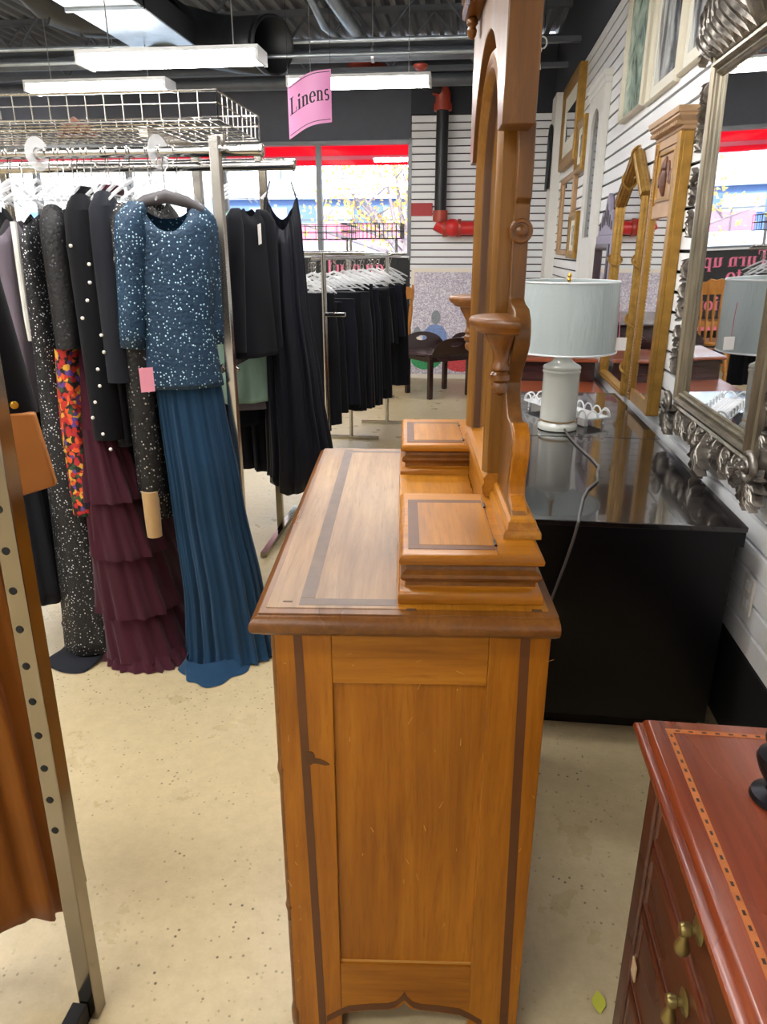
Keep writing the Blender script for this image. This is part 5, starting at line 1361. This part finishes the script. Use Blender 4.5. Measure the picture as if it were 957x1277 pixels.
# ------------------------------------------------------------------ third rack: black trousers receding
r3 = thing('trouser_rack', 'chrome rack of black trousers receding towards the window', 'rack', (-.85, 5.5, 0))
for (x, y) in ((-.868, 4.42), (-.675, 6.10), (-.90, 5.55)):
    MB().tube([(x, y, .02), (x, y, 1.40)], .015, 10).build('upright', 'pole_chrome', r3, True)
    MB().box(x - .22, x + .22, y - .012, y + .012, .002, .025).build('foot_bar', 'pole_chrome', r3, True)
MB().tube([(-1.10, 4.42, 1.40), (-.62, 4.42, 1.40)], .012, 10).build('cross_rail', 'pole_chrome', r3, True)
MB().tube([(-1.0, 6.10, 1.39), (-.52, 6.10, 1.39)], .012, 10).build('cross_rail', 'pole_chrome', r3, True)
MB().tube([(-.93, 4.42, 1.37), (-.60, 6.35, 1.37)], .013, 10).build('hang_rail', 'pole_chrome', r3, True)
MB().box(-.868, -.74, 4.40, 4.43, 1.04, 1.065).build('waterfall_arm', 'pole_chrome', r3, True, bevel=.003)
MB().box(-.88, -.60, 6.0, 6.02, .24, .26).build('lower_bar', 'pole_chrome', r3, True)
n3 = 16
r3d = random.Random(12)
o16 = ords + ['tenth', 'eleventh', 'twelfth', 'thirteenth', 'fourteenth', 'fifteenth', 'sixteenth']
for i in range(n3):
    q = i / (n3 - 1); x = lerp(-1.03, -.68, q) + r3d.uniform(-.025, .025); y = lerp(4.55, 6.25, q)
    zb = lerp(.26, .35, q) + r3d.uniform(-.08, .12); zt = 1.12 + r3d.uniform(-.06, .05)
    if i in (12, 13, 14): zb += .28
    rz = R(r3d.uniform(-24, 24))
    mat = 'black_satin' if i % 5 == 2 else ('navy_cloth' if i % 5 == 4 else 'black_cloth')
    g = garment('black_trousers', 'pair of black trousers on the receding rack, %s from the near end' % o16[i], 'trousers', x, y, rz, [], 'black trousers on the receding rack')
    for s in (-1, 1):
        body([(zt, .075, .03, s * .06, 0), (zt - .2, .085, .045, s * .07, 0), (zb, .085, .045, s * .085, 0)], (5, .002, .018), N=40, M=16, drop=0, scoop=0, seed=100 + i * 2 + s, power=2.1).build('trouser_leg', mat, g, sharp=80)
    MB().rings([[(.14 * math.cos(2*PI*k/24), .033 * math.sin(2*PI*k/24), z) for k in range(24)] for z in (zt - .02, zt + .035)]).build('waistband', mat, g)
    if i in (1, 3, 9, 13): tagp(g, .05, -.075, zt - .12, 'tag_white', .045, .07, .15)
    if i == 1: tagp(g, -.08, -.075, zt - .2, 'tag_pink', .05, .08, .15)
    for k in range(3): hanger(x - .01 * k, y + .035 * k, rz + R(r3d.uniform(-25, 25)), 'clear plastic clip hanger on the trouser rack', 'clear hangers on the trouser rack', z=1.355 - .03 * k, s=.75)
# wire baskets in front of the window
for (x0, x1, y0, y1, z0, lab) in ((-2.3, -1.02, 6.3, 6.75, 1.50, 'black wire basket shelf in front of the window, left of the mullion'), (-1.02, -.555, 5.95, 6.25, 1.50, 'low black wire basket shelf in front of the window, right of the mullion')):
    t = thing('wire_shelf', lab, 'basket', ((x0 + x1) / 2, (y0 + y1) / 2, z0 - 1.5 if False else z0))
    mb = MB()
    for (pa, pb, n) in (((x0, y0), (x1, y0), 14), ((x1, y0), (x1, y1), 6), ((x1, y1), (x0, y1), 14), ((x0, y1), (x0, y0), 6)):
        for k in range(n):
            a = lerp(pa[0], pb[0], k / n); b = lerp(pa[1], pb[1], k / n); mb.tube([(a, b, z0), (a, b, z0 + .11)], .0022, 5)
    mb.build('side_wires', 'dark_metal', t, True, kind='stuff')
    for z in (z0, z0 + .055, z0 + .11): MB().tube([(x0, y0, z), (x1, y0, z), (x1, y1, z), (x0, y1, z)], .003, 5, closed=True).build('rim', 'dark_metal', t, True)
    mb = MB()
    for k in range(1, 20): mb.tube([(lerp(x0, x1, k / 20), y0, z0), (lerp(x0, x1, k / 20), y1, z0)], .002, 5)
    mb.build('floor_grid', 'dark_metal', t, True, kind='stuff')
    for (a, b) in ((x0 + .05, (y0 + y1) / 2), (x1 - .05, (y0 + y1) / 2)): MB().tube([(a, b, 0 if y0 > 6 else 1.40), (a, b, z0)], .012, 8).build('post', 'pole_chrome', t, True)
# ------------------------------------------------------------------ foreground rack at the left edge
r4 = thing('garment_rack', 'steel rack post with adjustment holes close to the camera at left', 'rack', (-.70, .93, 0))
pw = .034
pc = lambda z: -.687 + .018 * z
MB().rings([[(pc(z) - pw/2, .935 - pw/2, z), (pc(z) + pw/2, .935 - pw/2, z), (pc(z) + pw/2, .935 + pw/2, z), (pc(z) - pw/2, .935 + pw/2, z)] for z in (0, 1.9)]).build('post', 'pole_steel', r4, True, bevel=.002)
hm = MB().lathe([(.0062, 0), (.0062, .0012)], 14, (0, 0, 0), 'y').mesh('hole'); hm.materials.append(MATS['hole_black'])
for i in range(14):
    o = link('hole', hm, None, r4); o.location = (pc(.47 + i * .066) + .70 - .003, .935 - .93 - pw/2 - .0012, .47 + i * .066)
MB().box(-.700 - .015, -.700 + .015, .45, .935 - pw/2 - .001, .0, .045).build('foot_bar', 'black_paint', r4, True, bevel=.002)
MB().tube([(-.66, .935, 1.86), (-1.5, .93, 1.86)], .014, 12).build('hang_rail', 'pole_chrome', r4, True)
MB().tube([(-.66, .935, 1.84), (-.66, 1.33, 1.84), (-1.5, 1.33, 1.84)], .014, 12).build('rear_rail', 'pole_chrome', r4, True)
garment('rust_dress', 'rust orange satin dress hanging beside the near rack post', 'dress', -.875, .96, R(50), [('body', body([(1.68, .10, .015, 0, 0), (1.6, .13, .04, 0, 0), (1.1, .13, .06, 0, 0), (.55, .16, .08, 0, 0), (.22, .165, .09, 0, 0)], (15, .004, .020), N=150, seed=200, hemwave=.035), 'rust_satin')])
g = garment('black_coat', 'black coat with tan leather flap and gold button at the left edge', 'coat', -1.10, 1.30, R(22), [
    ('body', body([(1.55, .17, .02, 0, 0), (1.47, .19, .05, 0, 0), (1.1, .17, .06, 0, 0), (1.0, .17, .06, 0, 0)], (4, 0, .006), seed=201), 'black_cloth')])
sleeve(.165, 1.48, 1.11, .05, .050, .040, -.045).build('sleeve', 'black_cloth', g)
mb = MB(); mb.rings([[(.12, -.10, 1.125), (.243, -.095, 1.118), (.243, -.07, 1.118), (.12, -.07, 1.125)], [(.11, -.115, .935), (.263, -.10, .970), (.263, -.075, .970), (.11, -.08, .935)]])
mb.build('leather_flap', 'tan_leather', g, bevel=.004)
MB().sphere((.212, -.100, 1.138), .008, 10, 7, (1, .6, 1)).build('button', 'gold_button', g)
# fallen leaf on the floor beside the chest
lfm = MB().rings([[(.0, -.02, .004), (.012, -.006, .009), (.014, .01, .005), (.0, .024, .012), (-.012, .01, .004), (-.013, -.006, .008)], [(.0, -.02, .005), (.012, -.006, .010), (.014, .01, .006), (.0, .024, .013), (-.012, .01, .005), (-.013, -.006, .009)]])
o = lfm.build('fallen_leaf', 'leaf_floor'); tag(o, 'small yellow green leaf lying on the floor beside the mahogany chest', 'leaf'); o.location = (.31, 1.06, 0)
